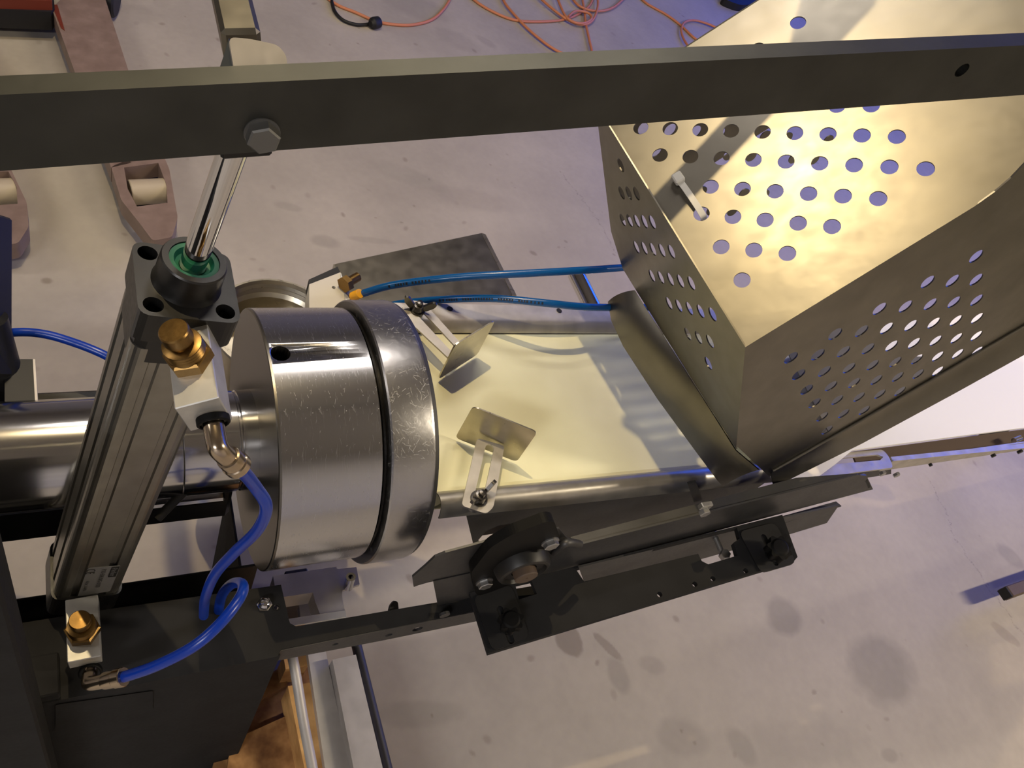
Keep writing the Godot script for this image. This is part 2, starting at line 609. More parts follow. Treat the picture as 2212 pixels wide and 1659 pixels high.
	m.detail_albedo = noise(0.2, 41, grey(0.965), grey(1.0), false, FastNoiseLite.TYPE_SIMPLEX_SMOOTH, 1024)

func fixture(called: String, label: String, a: Vector3, length: float, energy: float, glow: float, tint = LAMP) -> void:
	var o = thing(called, label, "ceiling light", a, "fluorescent ceiling lights")
	var st = start()
	box(st, a + Vector3(-length / 2 - 0.04, 0.02, -0.08), a + Vector3(length / 2 + 0.04, 0.09, 0.08), 0.006)
	part("housing", st, mats.white_block, o)
	for s in [-1, 1]:
		st = start()
		box(st, a + Vector3(s * length * 0.4 - 0.01, 0.09, -0.01), a + Vector3(s * length * 0.4 + 0.01, ROOM_TOP - a.y, 0.01), 0.002)
		part("hanger", st, mats.white_block, o)
	var g = StandardMaterial3D.new()
	g.albedo_color = Color(0.9, 0.88, 0.8)
	g.emission_enabled = true
	g.emission = tint
	g.emission_energy_multiplier = glow
	for s in [-1, 1]:
		st = start()
		rod(st, a + Vector3(-length / 2, 0, s * 0.04), a + Vector3(length / 2, 0, s * 0.04), 0.013, 16)
		part("tube", st, g, o)
	var l = AreaLight3D.new()
	l.name = "lamp_light"
	l.area_size = Vector2(length, 0.12)
	l.light_energy = energy
	l.light_color = tint
	l.area_range = 15.0
	l.area_attenuation = 2.0
	l.shadow_enabled = true
	o.add_child(l)
	l.rotation_degrees.x = -90.0
	l.position = Vector3(0, -0.02, 0)

func unseen_warm_lamp(at: Vector3, aim: Vector3, energy: float) -> void:
	var o = thing("unseen_warm_lamp", "unseen warm lamp above the conveyor, placed for the hood highlight and belt shadows", "lamp", at)
	var d = (aim - at).normalized()
	var st = start()
	lathe(st, at, d, [Vector2(0.0, -0.12), Vector2(0.04, -0.12), Vector2(0.06, -0.08), Vector2(0.13, 0.03), Vector2(0.127, 0.03), Vector2(0.057, -0.078), Vector2(0.0, -0.09)], 40)
	part("shade", st, mats.frame_steel, o)
	st = start()
	rod(st, at - d * 0.1, Vector3(at.x, ROOM_TOP, at.z), 0.006, 12)
	part("cable", st, mats.rubber, o)
	var g = StandardMaterial3D.new()
	g.albedo_color = Color(1, 0.95, 0.85)
	g.emission_enabled = true
	g.emission = WARM
	g.emission_energy_multiplier = 30.0
	st = start()
	lathe(st, at, d, [Vector2(0.0, -0.085), Vector2(0.014, -0.08), Vector2(0.028, -0.04), Vector2(0.03, -0.02), Vector2(0.024, -0.002), Vector2(0.0, 0.008)], 24)
	part("bulb", st, g, o)
	var l = SpotLight3D.new()
	l.name = "lamp_light"
	l.spot_angle = 85.0
	l.spot_angle_attenuation = 0.3
	l.spot_range = 15.0
	l.spot_attenuation = 2.0
	l.light_size = 0.015
	l.light_energy = energy
	l.light_color = WARM
	l.shadow_enabled = true
	o.add_child(l)
	l.position = d * 0.045
	l.basis = Basis.looking_at(d, Vector3.FORWARD)

const WARM := Color(1.0, 0.89, 0.68)
const ROOM_TOP := 3.75
const LAMP := Color(1.0, 0.96, 0.92)

func _ready() -> void:
	rng.seed = 4
	# camera: hand held above the machine, looking down and to the right
	var cam = Camera3D.new()
	cam.name = "camera"
	cam.fov = 51.0
	cam.near = 0.02
	add_child(cam)
	cam.transform = Transform3D(Basis(Vector3(0.8833, 0.3543, 0.307), Vector3(0.048, 0.583, -0.8111), Vector3(-0.4663, 0.7311, 0.498)), Vector3(0, 1.7, 0))
	cam.current = true
	# dusk sky for the blue light through the unseen window on the right
	var sky_m = ProceduralSkyMaterial.new()
	sky_m.sky_top_color = Color(0.13, 0.31, 0.92)
	sky_m.sky_horizon_color = Color(0.22, 0.44, 1.0)
	sky_m.ground_bottom_color = Color(0.10, 0.11, 0.14)
	sky_m.ground_horizon_color = Color(0.2, 0.26, 0.4)
	sky_m.sun_angle_max = 0.0
	var sky = Sky.new()
	sky.sky_material = sky_m
	var env = Environment.new()
	env.background_mode = Environment.BG_SKY
	env.sky = sky
	env.background_energy_multiplier = 4.2
	env.ambient_light_source = Environment.AMBIENT_SOURCE_SKY
	env.tonemap_mode = Environment.TONE_MAPPER_LINEAR
	env.tonemap_exposure = 0.91
	env.sdfgi_enabled = true
	env.ssao_enabled = true
	env.ssil_enabled = true
	var we = WorldEnvironment.new()
	we.name = "environment"
	we.environment = env
	add_child(we)
	make_materials()
	fixture("unseen_ceiling_light", "long fluorescent ceiling light with two bare tubes hung above and behind the machine", Vector3(0.66, 3.4, -2.1), 1.5, 2.7, 12.0)  # out of view; placed for the long highlight on the drum
	fixture("unseen_ceiling_light", "unseen fluorescent ceiling light towards the left wall, placed to light the left floor", Vector3(-3.4, 3.4, -1.6), 1.5, 4.0, 12.0)  # out of view; lights the floor from the far left
	fixture("unseen_ceiling_light", "unseen fluorescent ceiling light in front on the right, placed to light the front floor", Vector3(3.5, 3.4, 0.8), 1.5, 12.5, 12.0, Color(1.0, 0.93, 0.81))  # out of view; set to light the floor at the front right
	fixture("unseen_ceiling_light", "unseen fluorescent ceiling light in front on the left, placed to brighten wall and drum", Vector3(-2.4, 3.4, 1.9), 1.5, 10.0, 12.0, Color(1.0, 0.985, 0.98))  # out of view; brightens the front wall, lower drum and pallet
	unseen_warm_lamp(Vector3(0.03, 3.05, -1.24), Vector3(0.6, 0.8, -0.7), 2.8)  # lamp out of view, placed for hood highlight and sharp shadows
	room()
	head()
	base_frame()
	lifting_arm()
	cylinder()
	valves_and_hoses()
	belt_conveyor()
	rising_frame()
	paddles()
	hood()
	far_conveyor()
	behind()
	below()
	floor_things()

# ---------------------------------------------------------------- the hall
func room() -> void:
	var st = start()
	quad(st, Vector3(-5, 0, -6), Vector3(5, 0, -6), Vector3(5, 0, 3.2), Vector3(-5, 0, 3.2), Vector3.UP)
	box(st, Vector3(-5.2, -0.2, -6.2), Vector3(5.2, -0.001, 3.4), 0.0)
	struct("floor", st, mats.concrete)
	st = start()
	box(st, Vector3(-5.2, ROOM_TOP, -6.2), Vector3(5.2, ROOM_TOP + 0.2, 3.4), 0.0)
	struct("ceiling", st, mats.ceiling_paint)
	st = start()
	box(st, Vector3(-5.2, 0, -6.2), Vector3(5.2, ROOM_TOP, -6), 0.0)
	struct("wall_back", st, mats.wall_paint)
	st = start()
	box(st, Vector3(-5.2, 0, 3.2), Vector3(5.2, ROOM_TOP, 3.4), 0.0)
	struct("wall_front", st, mats.wall_front_pale)
	st = start()
	box(st, Vector3(-5.2, 0, -6), Vector3(-5, ROOM_TOP, 3.2), 0.0)
	struct("wall_left", st, mats.wall_paint)
	# the right wall, out of view, its window placed for the blue light
	st = start()
	slab(st, [Vector3(5, 0, -6), Vector3(5, 0, 3.2), Vector3(5, ROOM_TOP, 3.2), Vector3(5, ROOM_TOP, -6)], Vector3.LEFT, 0.2, [[Vector3(5, 0.5, -5.7), Vector3(5, 0.5, -0.6), Vector3(5, 3.55, -0.6), Vector3(5, 3.55, -5.7)]])
	struct("wall_right", st, mats.wall_paint)
	st = start()
	for z in [-5.67, -3.98, -2.3, -0.63]:
		box(st, Vector3(5.06, 0.5, z - 0.03), Vector3(5.12, 3.55, z + 0.03), 0.003)
	for y in [0.53, 3.52]:
		box(st, Vector3(5.06, y - 0.03, -5.7), Vector3(5.12, y + 0.03, -0.6), 0.003)
	struct("unseen_window_1", st, mats.frame_steel)

# ---------------------------------------------------------------- the extruder head
func head() -> void:
	var ax = Vector3(0, 0.736, -0.5896)
	var o = thing("extruder_head", "big round polished steel extruder head with a wide scratched collar facing the belt", "machine head", ax + Vector3(0.27, 0, 0))
	var X = Vector3.RIGHT
	var st = start()
	# body: a short drum with an eased rim and a blind lifting hole bored towards the axis
	var hp = Vector3(0.208, 0.9125, -0.5995)
	var hn = hp - ax
	hn.x = 0.0
	hn = hn.normalized()
	var body = CSGCombiner3D.new()
	body.name = "drum_body"
	o.add_child(body, true)
	var cyl = CSGCylinder3D.new()
	cyl.name = "barrel_shape"
	cyl.radius = 0.1768
	cyl.height = 0.122
	cyl.sides = 160
	cyl.material = mats.turned
	body.add_child(cyl)
	cyl.rotation_degrees.z = -90.0
	cyl.position = ax + Vector3(0.1955 + 0.061, 0, 0) - where(o)
	var bore = CSGCylinder3D.new()
	bore.name = "hole_shape"
	bore.operation = CSGShape3D.OPERATION_SUBTRACTION
	bore.radius = 0.0118
	bore.height = 0.05
	bore.sides = 32
	bore.material = mats.dark_joint
	body.add_child(bore)
	bore.transform = Transform3D(Basis(X, hn, X.cross(hn)), hp - where(o))
	st = start()
	lathe(st, ax, X, [Vector2(0.0, 0.192), Vector2(0.1745, 0.192), Vector2(0.1764, 0.1928), Vector2(0.1768, 0.1956)], 128)
	part("end_face", st, mats.shaded_end_steel, o)
	st = start()
	lathe(st, ax, X, [Vector2(0.176, 0.3165), Vector2(0.174, 0.3185), Vector2(0.170, 0.3187), Vector2(0.170, 0.3205), Vector2(0.1735, 0.3207), Vector2(0.1735, 0.3235), Vector2(0.168, 0.324), Vector2(0.168, 0.327)], 96)
	part("joint_ring", st, mats.dark_joint, o, "narrow dark groove ring")
	# collar: thicker disc whose far rim is milled flat on one side
	st = start()
	lathe(st, ax, X, [Vector2(0.12, 0.326), Vector2(0.1855, 0.326), Vector2(0.1875, 0.328), Vector2(0.1875, 0.380), Vector2(0.1868, 0.3835)], 96)
	part("collar", st, mats.cast_collar, o, "scratched wide collar")
	st = start()
	lathe(st, ax, X, [Vector2(0.1868, 0.3835), Vector2(0.1845, 0.3895), Vector2(0.10, 0.3895)], 96)
	part("dulled_collar_edge", st, mats.frame_steel, o)  # same collar in darker steel to lose the window's reflection
	st = start()
	lathe(st, ax, X, [Vector2(0.0, 0.10), Vector2(0.066, 0.10), Vector2(0.0675, 0.102), Vector2(0.0675, 0.168), Vector2(0.0655, 0.1695), Vector2(0.0655, 0.1715), Vector2(0.0675, 0.173), Vector2(0.0675, 0.192)], 64)
	part("neck", st, mats.polished, o)
	st = start()
	lathe(st, ax, X, [Vector2(0.0, -0.6), Vector2(0.0675, -0.6), Vector2(0.0675, 0.10), Vector2(0.0, 0.10)], 64)
	part("feed_pipe", st, mats.polished, o)
	st = start()
	hexagon(st, Vector3(0.155, 0.62, -0.5883), Vector3(0.2, 0.6, 0.75).normalized(), 0.012, 0.02)
	part("drain_screw", st, mats.polished, o)

	# inlet ring behind the drum
	var c: Vector3 = Vector3(0.2782, 0.66, -0.8498)
	o = thing("threaded_ring", "round steel inlet with a threaded rim standing up behind the drum", "pipe ring", c)
	st = start()
	var ring = []
	for q in [[0.055, -0.25], [0.076, -0.25], [0.076, -0.002], [0.0745, 0.0], [0.072, 0.0], [0.070, -0.004], [0.072, -0.007], [0.0695, -0.011], [0.0715, -0.014], [0.069, -0.018], [0.071, -0.021], [0.067, -0.026], [0.066, -0.07], [0.03, -0.075], [0.0, -0.075]]:
		ring.append(Vector2(q[0], q[1]) * 1.36)
	lathe(st, c, Vector3.UP, ring, 64)
	part("ring_wall", st, mats.bright_steel, o)

# ---------------------------------------------------------------- base, channel, side housing
func base_frame() -> void:
	var o = thing("machine_base", "dark grey sheet metal machine base filling the lower left corner", "machine base", Vector3(-0.1, 0, -0.4))
	var st = start()
	slab(st, [Vector3(-0.6, 0.6, -0.335), Vector3(0.2059, 0.6, -0.3336), Vector3(0.2288, 0.6, -0.3692), Vector3(0.2259, 0.6, -0.4317), Vector3(0.0023, 0.6, -0.4364), Vector3(-0.6, 0.6, -0.436)], Vector3.UP, 0.004, [circle(Vector3(0.2146, 0.6, -0.4004), Vector3.UP, 0.0035)])
	part("top_plate", st, mats.plate_dark, o)
	st = start()
	box(st, Vector3(-0.6, 0.0, -0.339), Vector3(0.2105, 0.596, -0.335), 0.001)
	part("front_panel", st, mats.plate_dark, o)
	st = start()
	box(st, Vector3(0.2065, 0.0, -0.70), Vector3(0.2105, 0.40, -0.339), 0.001)
	box(st, Vector3(-0.6, 0.0, -0.70), Vector3(0.2065, 0.02, -0.339), 0.001)
	part("side_panel", st, mats.plate_dark, o)
	st = start()
	box(st, Vector3(-0.6, 0.30, -0.4989 - 0.004), Vector3(0.215, 0.52, -0.4989), 0.001)
	part("rear_panel", st, mats.black_paint, o)
	# faint raised cover plate and ledge on the left
	st = start()
	slab(st, rounded([Vector3(-0.0513, 0.5862, -0.335), Vector3(0.0553, 0.5618, -0.335), Vector3(0.0574, 0.4783, -0.335), Vector3(-0.0569, 0.4791, -0.335)], 0.004), Vector3.BACK, 0.0001)
	var cover = part("cover_plate", st, mats.plate_dark, o)
	cover.position.z += 0.0015
	st = start()
	box(st, Vector3(-0.6, 0.601, -0.385), Vector3(-0.045, 0.622, -0.335), 0.002)
	part("ledge", st, mats.plate_dark, o)
	st = start()
	var bolt: Vector3 = Vector3(0.1988, 0.6, -0.406)
	hexagon(st, bolt, Vector3.UP, 0.0105, 0.006, 0.3)
	lathe(st, bolt + Vector3(0, 0.006, 0), Vector3.UP, [Vector2(0.0082, 0), Vector2(0.0078, 0.003), Vector2(0.0058, 0.0062), Vector2(0.003, 0.0078), Vector2(0, 0.0083)], 24)
	part("dome_nut", st, mats.chrome, o, "shiny domed nut")
	st = start()
	lathe(st, Vector3(0.2146, 0.6, -0.4004), Vector3.UP, [Vector2(0.0035, -0.003), Vector2(0.0035, 0.0008), Vector2(0.0048, 0.0008), Vector2(0.0052, 0.0)], 20)
	part("eyelet", st, mats.black_paint, o)
	# upright at the frame's left edge
	st = start()
	box(st, Vector3(-0.4, 0.0, -0.334), Vector3(-0.0635, 1.12, -0.29), 0.003)
	part("upright", st, mats.plate_dark, o)

	o = thing("support_channel", "folded dark steel channel with round holes running from the base to the knob plate", "channel", Vector3(0.4, 0.58, -0.36))
	st = start()
	var za = -0.3692
	slab(st, [Vector3(0.206, 0.5996, -0.342), Vector3(0.62, 0.5996, -0.342), Vector3(0.62, 0.5996, -0.3630), Vector3(0.236, 0.5996, za), Vector3(0.229, 0.5996, za - 0.006), Vector3(0.2275, 0.5996, -0.385), Vector3(0.206, 0.5996, -0.385)], Vector3.UP, 0.004)
	part("top_flange", st, mats.plate_dark, o)
	st = start()
	var holes = []
	for h in [[Vector3(0.2889, 0.5775, -0.341), 0.0045], [Vector3(0.3694, 0.5701, -0.341), 0.0055], [Vector3(0.4136, 0.5711, -0.341), 0.008], [Vector3(0.4453, 0.6087, -0.341), 0.008]]:
		holes.append(circle(Vector3(h[0].x, h[0].y, -0.341), Vector3.BACK, h[1], 20))
	slab(st, [Vector3(0.195, 0.598, -0.341), Vector3(0.62, 0.598, -0.341), Vector3(0.62, 0.5501, -0.341), Vector3(0.3638, 0.5502, -0.341), Vector3(0.195, 0.5576, -0.341)], Vector3.BACK, 0.004, holes)
	part("front_flange", st, mats.frame_steel, o)

	# dark box filling the dark area under the feed pipe
	o = thing("dark_box", "black box in the dark area under the feed pipe, behind the air cylinder", "housing", Vector3(-0.1, 0.45, -0.6))
	st = start()
	box(st, Vector3(-0.6, 0.5703, -0.74), Vector3(0.175, 0.66, -0.56), 0.006)
	part("housing_box", st, mats.black_paint, o)
	st = start()
	box(st, Vector3(0.02, 0.655, -0.64), Vector3(0.16, 0.665, -0.54), 0.003)
	part("saddle", st, mats.polished, o)
	for q in [[Vector3(0.0665, 0.7419, -0.5391), Vector3(0.0943, 0.7399, -0.5504), Vector3(0.124, 0.7259, -0.5622)], [Vector3(0.0706, 0.6957, -0.5076), Vector3(0.1044, 0.7192, -0.5305), Vector3(0.133, 0.7342, -0.5459)]]:
		st = start()
		tube(st, path(q), 0.006)
		part("inner_hose", st, mats.rubber, o)

	# black tube and bracket at the left edge behind the pipe
	o = thing("side_bracket", "black steel tube and small angle bracket beside the feed pipe at the left edge", "bracket", Vector3(-0.0761, 0.74, -0.6729))
	st = start()
	block(st, Vector3(-0.0994, 0.8034, -0.7848), Basis(Vector3(0.88, 0.35, 0.31), Vector3(0.05, 0.58, -0.81), Vector3(0.47, -0.73, -0.5)).rotated(Vector3.UP, 0.0), Vector3(0.035, 0.2, 0.03), 0.003)
	part("upper_bar", st, mats.black_paint, o)
	st = start()
	tube(st, [Vector3(-0.1072, 0.8015, -0.7491), Vector3(-0.0919, 0.6725, -0.7061)], 0.026, 20)
	part("slanted_tube", st, mats.black_paint, o)
	st = start()
	slab(st, [Vector3(-0.0911, 0.74, -0.7343), Vector3(-0.0581, 0.74, -0.733), Vector3(-0.0563, 0.74, -0.6631), Vector3(-0.0907, 0.74, -0.6656)], Vector3.UP, 0.006)
	part("bracket_plate", st, mats.black_paint, o)
	st = start()
	slab(st, [Vector3(-0.06, 0.742, -0.7315), Vector3(-0.0575, 0.742, -0.7314), Vector3(-0.0552, 0.742, -0.6616), Vector3(-0.0582, 0.742, -0.6619)], Vector3.UP, 0.012)
	part("bracket_edge", st, mats.galvanised, o)

# ---------------------------------------------------------------- lifting arm
func lifting_arm() -> void:
	var n = Vector3.BACK
	var a: Vector3 = Vector3(-0.0338, 1.3775, -0.425)
	var b: Vector3 = Vector3(0.6919, 1.528, -0.425)
	var c: Vector3 = Vector3(0.7479, 1.4879, -0.425)
	var d: Vector3 = Vector3(-0.0388, 1.3242, -0.425)
	var o = thing("lifting_arm", "long dark flat steel bar crossing the picture above the machine with a hex bolt", "steel bar", (a + d) * 0.5)
	var along = (b - a).normalized()
	var st = start()
	slab(st, [a - along * 0.25, b + along * 0.25, c + along * 0.25, d - along * 0.25], n, 0.0165, [circle(Vector3(0.6476, 1.4976, -0.425), n, 0.0062, 28)])
	part("bar", st, mats.shaded_arm_steel, o)
	st = start()
	var bp: Vector3 = Vector3(0.104, 1.3689, -0.425)
	lathe(st, bp, n, [Vector2(0.0, 0.001), Vector2(0.0112, 0.001), Vector2(0.0112, 0.0)], 32)
	hexagon(st, bp + n * 0.001, n, 0.0105, 0.008, 0.35)
	part("hex_bolt", st, mats.bolt_grey, o, "grey hexagon bolt head")
	# cross tube that ties this arm to its twin behind
	o = thing("cross_tube", "square steel tube running back from behind the bar at the top left", "steel tube", Vector3(0.0946, 1.3944, -0.47))
	st = start()
	var p = Vector3(0.1016, 1.3771, -0.5)
	block(st, p + Vector3(0, 0, -0.28), Basis(Vector3(1, 0.2, 0).normalized(), Vector3(-0.2, 1, 0).normalized(), Vector3.BACK), Vector3(0.025, 0.025, 0.56), 0.003)
	part("tube", st, mats.tray_steel, o)
	st = start()
	slab(st, rounded([Vector3(0.0844, 1.4103, -0.4579), Vector3(0.0967, 1.4108, -0.4585), Vector3(0.1131, 1.4101, -0.4575), Vector3(0.1179, 1.4069, -0.4534), Vector3(0.119, 1.3989, -0.4427), Vector3(0.0871, 1.3965, -0.4394)], 0.004), Vector3(0, 0.8, 0.6), 0.003)
	part("gusset", st, mats.rail_steel, o, "flared gusset plate behind the bar")  # paler steel here imitates the light falling on the plate
	st = start()
	slab(st, [Vector3(0.0853, 1.4068, -0.4624), Vector3(0.0879, 1.3936, -0.4436), Vector3(0.078, 1.3898, -0.4468), Vector3(0.083, 1.4009, -0.4568)], Vector3(-0.45, 0.7, 0.55), 0.003)
	part("gusset_side", st, mats.shaded_arm_steel, o)
	# two unseen braces above the view, placed to cast the hood's shadow band
	o = thing("unseen_brace", "pair of unseen steel braces in a V, placed to cast the shadow band on the hood", "brace", Vector3(0.5706, 1.4266, -0.7491))
	for q in [[Vector3(0.5706, 1.4266, -0.7491), Vector3(0.7485, 1.7378, -0.9108)], [Vector3(0.7065, 1.6471, -0.8677), Vector3(0.7234, 1.7216, -0.9427)]]:
		st = start()
		block(st, (q[0] + q[1]) * 0.5, Basis.looking_at(q[1] - q[0], Vector3.UP), Vector3(0.033, 0.02, q[0].distance_to(q[1])), 0.002)
		part("unseen_brace_bar", st, mats.shaded_arm_steel, o)
	for q in [Vector3(0.7485, 1.7378, -0.9108), Vector3(0.7234, 1.7216, -0.9427)]:
		st = start()
		rod(st, q, Vector3(q.x, ROOM_TOP, q.z), 0.005, 12)
		part("hanger", st, mats.shaded_arm_steel, o)  # rod added to hold the unseen brace up

# ---------------------------------------------------------------- air cylinder
func cylinder() -> void:
	var u = Vector3(0.164, 0.9865, 0).normalized()
	var w = Vector3(0.9865, -0.164, 0).normalized()
	var z = Vector3.BACK
	var p0 = Vector3(-0.017, 0.617, -0.475)
	var o = thing("air_cylinder", "upright pneumatic cylinder with a grey ribbed barrel and black caps holding a chrome rod", "air cylinder", p0)
	var at = func(h: float, x := 0.0, y := 0.0) -> Vector3: return p0 + u * h + w * x + z * y
	var top = 0.5655
	# barrel: square extrusion with rounded corners and shallow grooves on each face
	var prof = []
	var H = 0.0365
	var quarter = []
	for q in [[-0.026, 0.0], [-0.020, 0.0], [-0.0185, 0.0025], [-0.0125, 0.0025], [-0.011, 0.0], [0.011, 0.0], [0.0125, 0.0025], [0.0185, 0.0025], [0.020, 0.0], [0.026, 0.0]]:
		quarter.append(Vector2(q[0], H - q[1]))
	for k in 5:
		var t = PI / 2 * (k + 1) / 6.0
		quarter.append(Vector2(0.026 + 0.0105 * sin(t), 0.026 + 0.0105 * cos(t)))
	for side in 4:
		for q: Vector2 in quarter:
			var r = q.rotated(-side * PI / 2)
			prof.append(at.call(top - 0.045, r.x, r.y))
	var st = start()
	slab(st, prof, u, top - 0.045 - 0.03)
	part("barrel", st, mats.anodised, o)
	# black front cap with four screw holes
	st = start()
	var sq = []
	for s in [[-1, -1], [1, -1], [1, 1], [-1, 1]]:
		sq.append(at.call(top, s[0] * 0.039, s[1] * 0.039))
	var bores = []
	for s in [[-1, -1], [1, -1], [1, 1], [-1, 1]]:
		bores.append(circle(at.call(top, s[0] * 0.0275, s[1] * 0.0275), u, 0.0078, 24))
	slab(st, rounded(sq, 0.011), u, 0.032, bores)
	sq = []
	for s in [[-1, -1], [1, -1], [1, 1], [-1, 1]]:
		sq.append(at.call(top - 0.032, s[0] * 0.037, s[1] * 0.037))
	slab(st, rounded(sq, 0.018), u, 0.03)
	part("front_cap", st, mats.black_cast, o)
	st = start()
	lathe(st, at.call(top), u, [Vector2(0.0275, 0.0), Vector2(0.0262, 0.004), Vector2(0.0255, 0.026), Vector2(0.0245, 0.0275), Vector2(0.0195, 0.0275), Vector2(0.0195, 0.020)], 48)
	part("cap_nose", st, mats.black_cast, o)
	st = start()
	lathe(st, at.call(top), u, [Vector2(0.0195, 0.024), Vector2(0.0192, 0.0262), Vector2(0.0155, 0.0258), Vector2(0.0135, 0.021), Vector2(0.0105, 0.020)], 40)
	part("rod_seal", st, mats.seal_green, o, "green rod seal ring")
	st = start()
	rod(st, at.call(top - 0.02), at.call(0.722), 0.0102, 40)
	part("piston_rod", st, mats.chrome, o, "shiny chrome piston rod")
	st = start()
	block(st, at.call(0.729, -0.001, 0.004), Basis(Vector3(0.98, 0.2, 0).normalized(), Vector3(-0.2, 0.98, 0).normalized(), z), Vector3(0.034, 0.030, 0.03), 0.002)
	part("rod_clevis", st, mats.black_paint, o)
	# rear cap and its foot
	st = start()
	sq = []
	for s in [[-1, -1], [1, -1], [1, 1], [-1, 1]]:
		sq.append(at.call(0.032, s[0] * 0.039, s[1] * 0.039))
	slab(st, rounded(sq, 0.012), u, 0.045)
	part("rear_cap", st, mats.black_cast, o)
	st = start()
	block(st, at.call(-0.045), Basis(w, u, z), Vector3(0.03, 0.08, 0.03), 0.004)
	part("foot_clevis", st, mats.black_cast, o)
	# maker's sticker on the face towards the operator
	var f = 0.0372
	var sticker_hi = 0.112
	st = start()
	slab(st, rounded([at.call(sticker_hi, -0.011, f), at.call(sticker_hi, 0.0235, f), at.call(0.040, 0.0235, f), at.call(0.034, -0.011, f)], 0.003), z, 0.0006)
	var stick = part("name_sticker", st, mats.sticker, o, "pale sticker with black print")
	var printed = [["P1D-S063MS-0100", 0.0062, 0.0055, 0.108, mats.ink], ["Parker", 0.0075, 0.0165, 0.1085, mats.sticker], ["CE", 0.012, -0.0085, 0.110, mats.ink], ["16 bar 1.6 MPa", 0.0042, -0.0075, 0.078, mats.ink], ["IT", 0.006, 0.011, 0.1235, mats.ink]]
	st = start()
	slab(st, [at.call(0.1105, 0.0145, f + 0.0004), at.call(0.1105, 0.0228, f + 0.0004), at.call(0.083, 0.0228, f + 0.0004), at.call(0.083, 0.0145, f + 0.0004)], z, 0.0003)
	part("print_bar", st, mats.ink, stick, "black logo bar")
	for k in printed:
		var tm = TextMesh.new()
		tm.text = k[0]
		var fnt = SystemFont.new()
		fnt.font_names = PackedStringArray(["Droid Sans"])
		tm.font = fnt
		tm.font_size = 16
		tm.pixel_size = k[1] / 16.0
		tm.depth = 0.0001
		tm.horizontal_alignment = HORIZONTAL_ALIGNMENT_LEFT
		tm.vertical_alignment = VERTICAL_ALIGNMENT_CENTER
		var mi = MeshInstance3D.new()
		mi.mesh = tm
		mi.material_override = k[4]
		mi.name = "print_line"
		stick.add_child(mi, true)
		mi.transform = Transform3D(Basis(-u, w, z), at.call(k[3], k[2] + 0.0015, f + 0.0007) - where(o) - stick.position)

# ---------------------------------------------------------------- flow valves and air hoses
func flow_valve(label: String, corner_tr: Vector3, wide: Vector3, length: float, size: float, tall: float, screw_at: float) -> Node3D:
	# corner_tr: back right top corner; wide: unit vector to the right across the top face
	var nrm = Vector3.BACK.cross(wide).normalized()
	var c = corner_tr - wide * size * 0.5 - nrm * tall * 0.5 + Vector3.BACK * length * 0.5
	var o = thing("flow_valve", label, "valve", c)
	var st = start()
	block(st, c, Basis(wide, nrm, Vector3.BACK), Vector3(size, tall, length), 0.0008)
	part("valve_body", st, mats.aluminium, o)
	var b = c + nrm * tall * 0.5 + Vector3.BACK * (screw_at - 0.5) * length
	st = start()
	hexagon(st, b, nrm, size * 0.56, 0.011, 0.4)
	part("lock_nut", st, mats.brass, o, "brass hexagon lock nut")
	st = start()
	lathe(st, b, nrm, [Vector2(0.0155, 0.010), Vector2(0.0155, 0.012), Vector2(0.0146, 0.0135), Vector2(0.0155, 0.015), Vector2(0.0146, 0.0165), Vector2(0.0155, 0.018), Vector2(0.0146, 0.0195), Vector2(0.015, 0.021), Vector2(0.011, 0.0225), Vector2(0.0085, 0.0225)], 32)
	part("threaded_sleeve", st, mats.brass, o)
	st = start()
	lathe(st, b, nrm, [Vector2(0.0085, 0.022), Vector2(0.0085, 0.026), Vector2(0.0112, 0.0268), Vector2(0.0115, 0.028), Vector2(0.0115, 0.0375), Vector2(0.0106, 0.0388), Vector2(0.0, 0.0392)], 32)
	part("adjusting_screw", st, mats.brass, o, "brass adjusting screw with a flat round head")
	return o

func elbow(o: Node3D, a: Vector3, b: Vector3, c: Vector3) -> void:
	# a: at the valve; b: the bend; c: where the hose goes in
	var st = start()
	lathe(st, a, (b - a).normalized(), [Vector2(0.0128, -0.001), Vector2(0.0128, 0.004), Vector2(0.0118, 0.005), Vector2(0.0105, 0.005)], 28)
	part("port_ring", st, mats.black_plastic, o)
	st = start()
	tube(st, path([a, a.lerp(b, 0.75), b + (c - b) * 0.12, c.lerp(b, 0.35)], 8), 0.0082, 20)
	var d = (c - b).normalized()
	var m = c.lerp(b, 0.55)
	lathe(st, m, d, [Vector2(0.0075, 0.0), Vector2(0.0098, 0.001), Vector2(0.0102, 0.003), Vector2(0.0102, c.distance_to(m) * 0.55), Vector2(0.0112, c.distance_to(m) * 0.6), Vector2(0.0112, c.distance_to(m) - 0.001), Vector2(0.0104, c.distance_to(m)), Vector2(0.005, c.distance_to(m))], 32)
	part("elbow_fitting", st, mats.nickel, o, "nickel plated elbow fitting")

func hose(label: String, pts: Array, r: float, m: Material, group := "") -> MeshInstance3D:
	var st = start()
	tube(st, path(pts, 10), r, 16)
	var h = part("air_hose", st, m)
	tag(h, label, "hose", group)
	return h

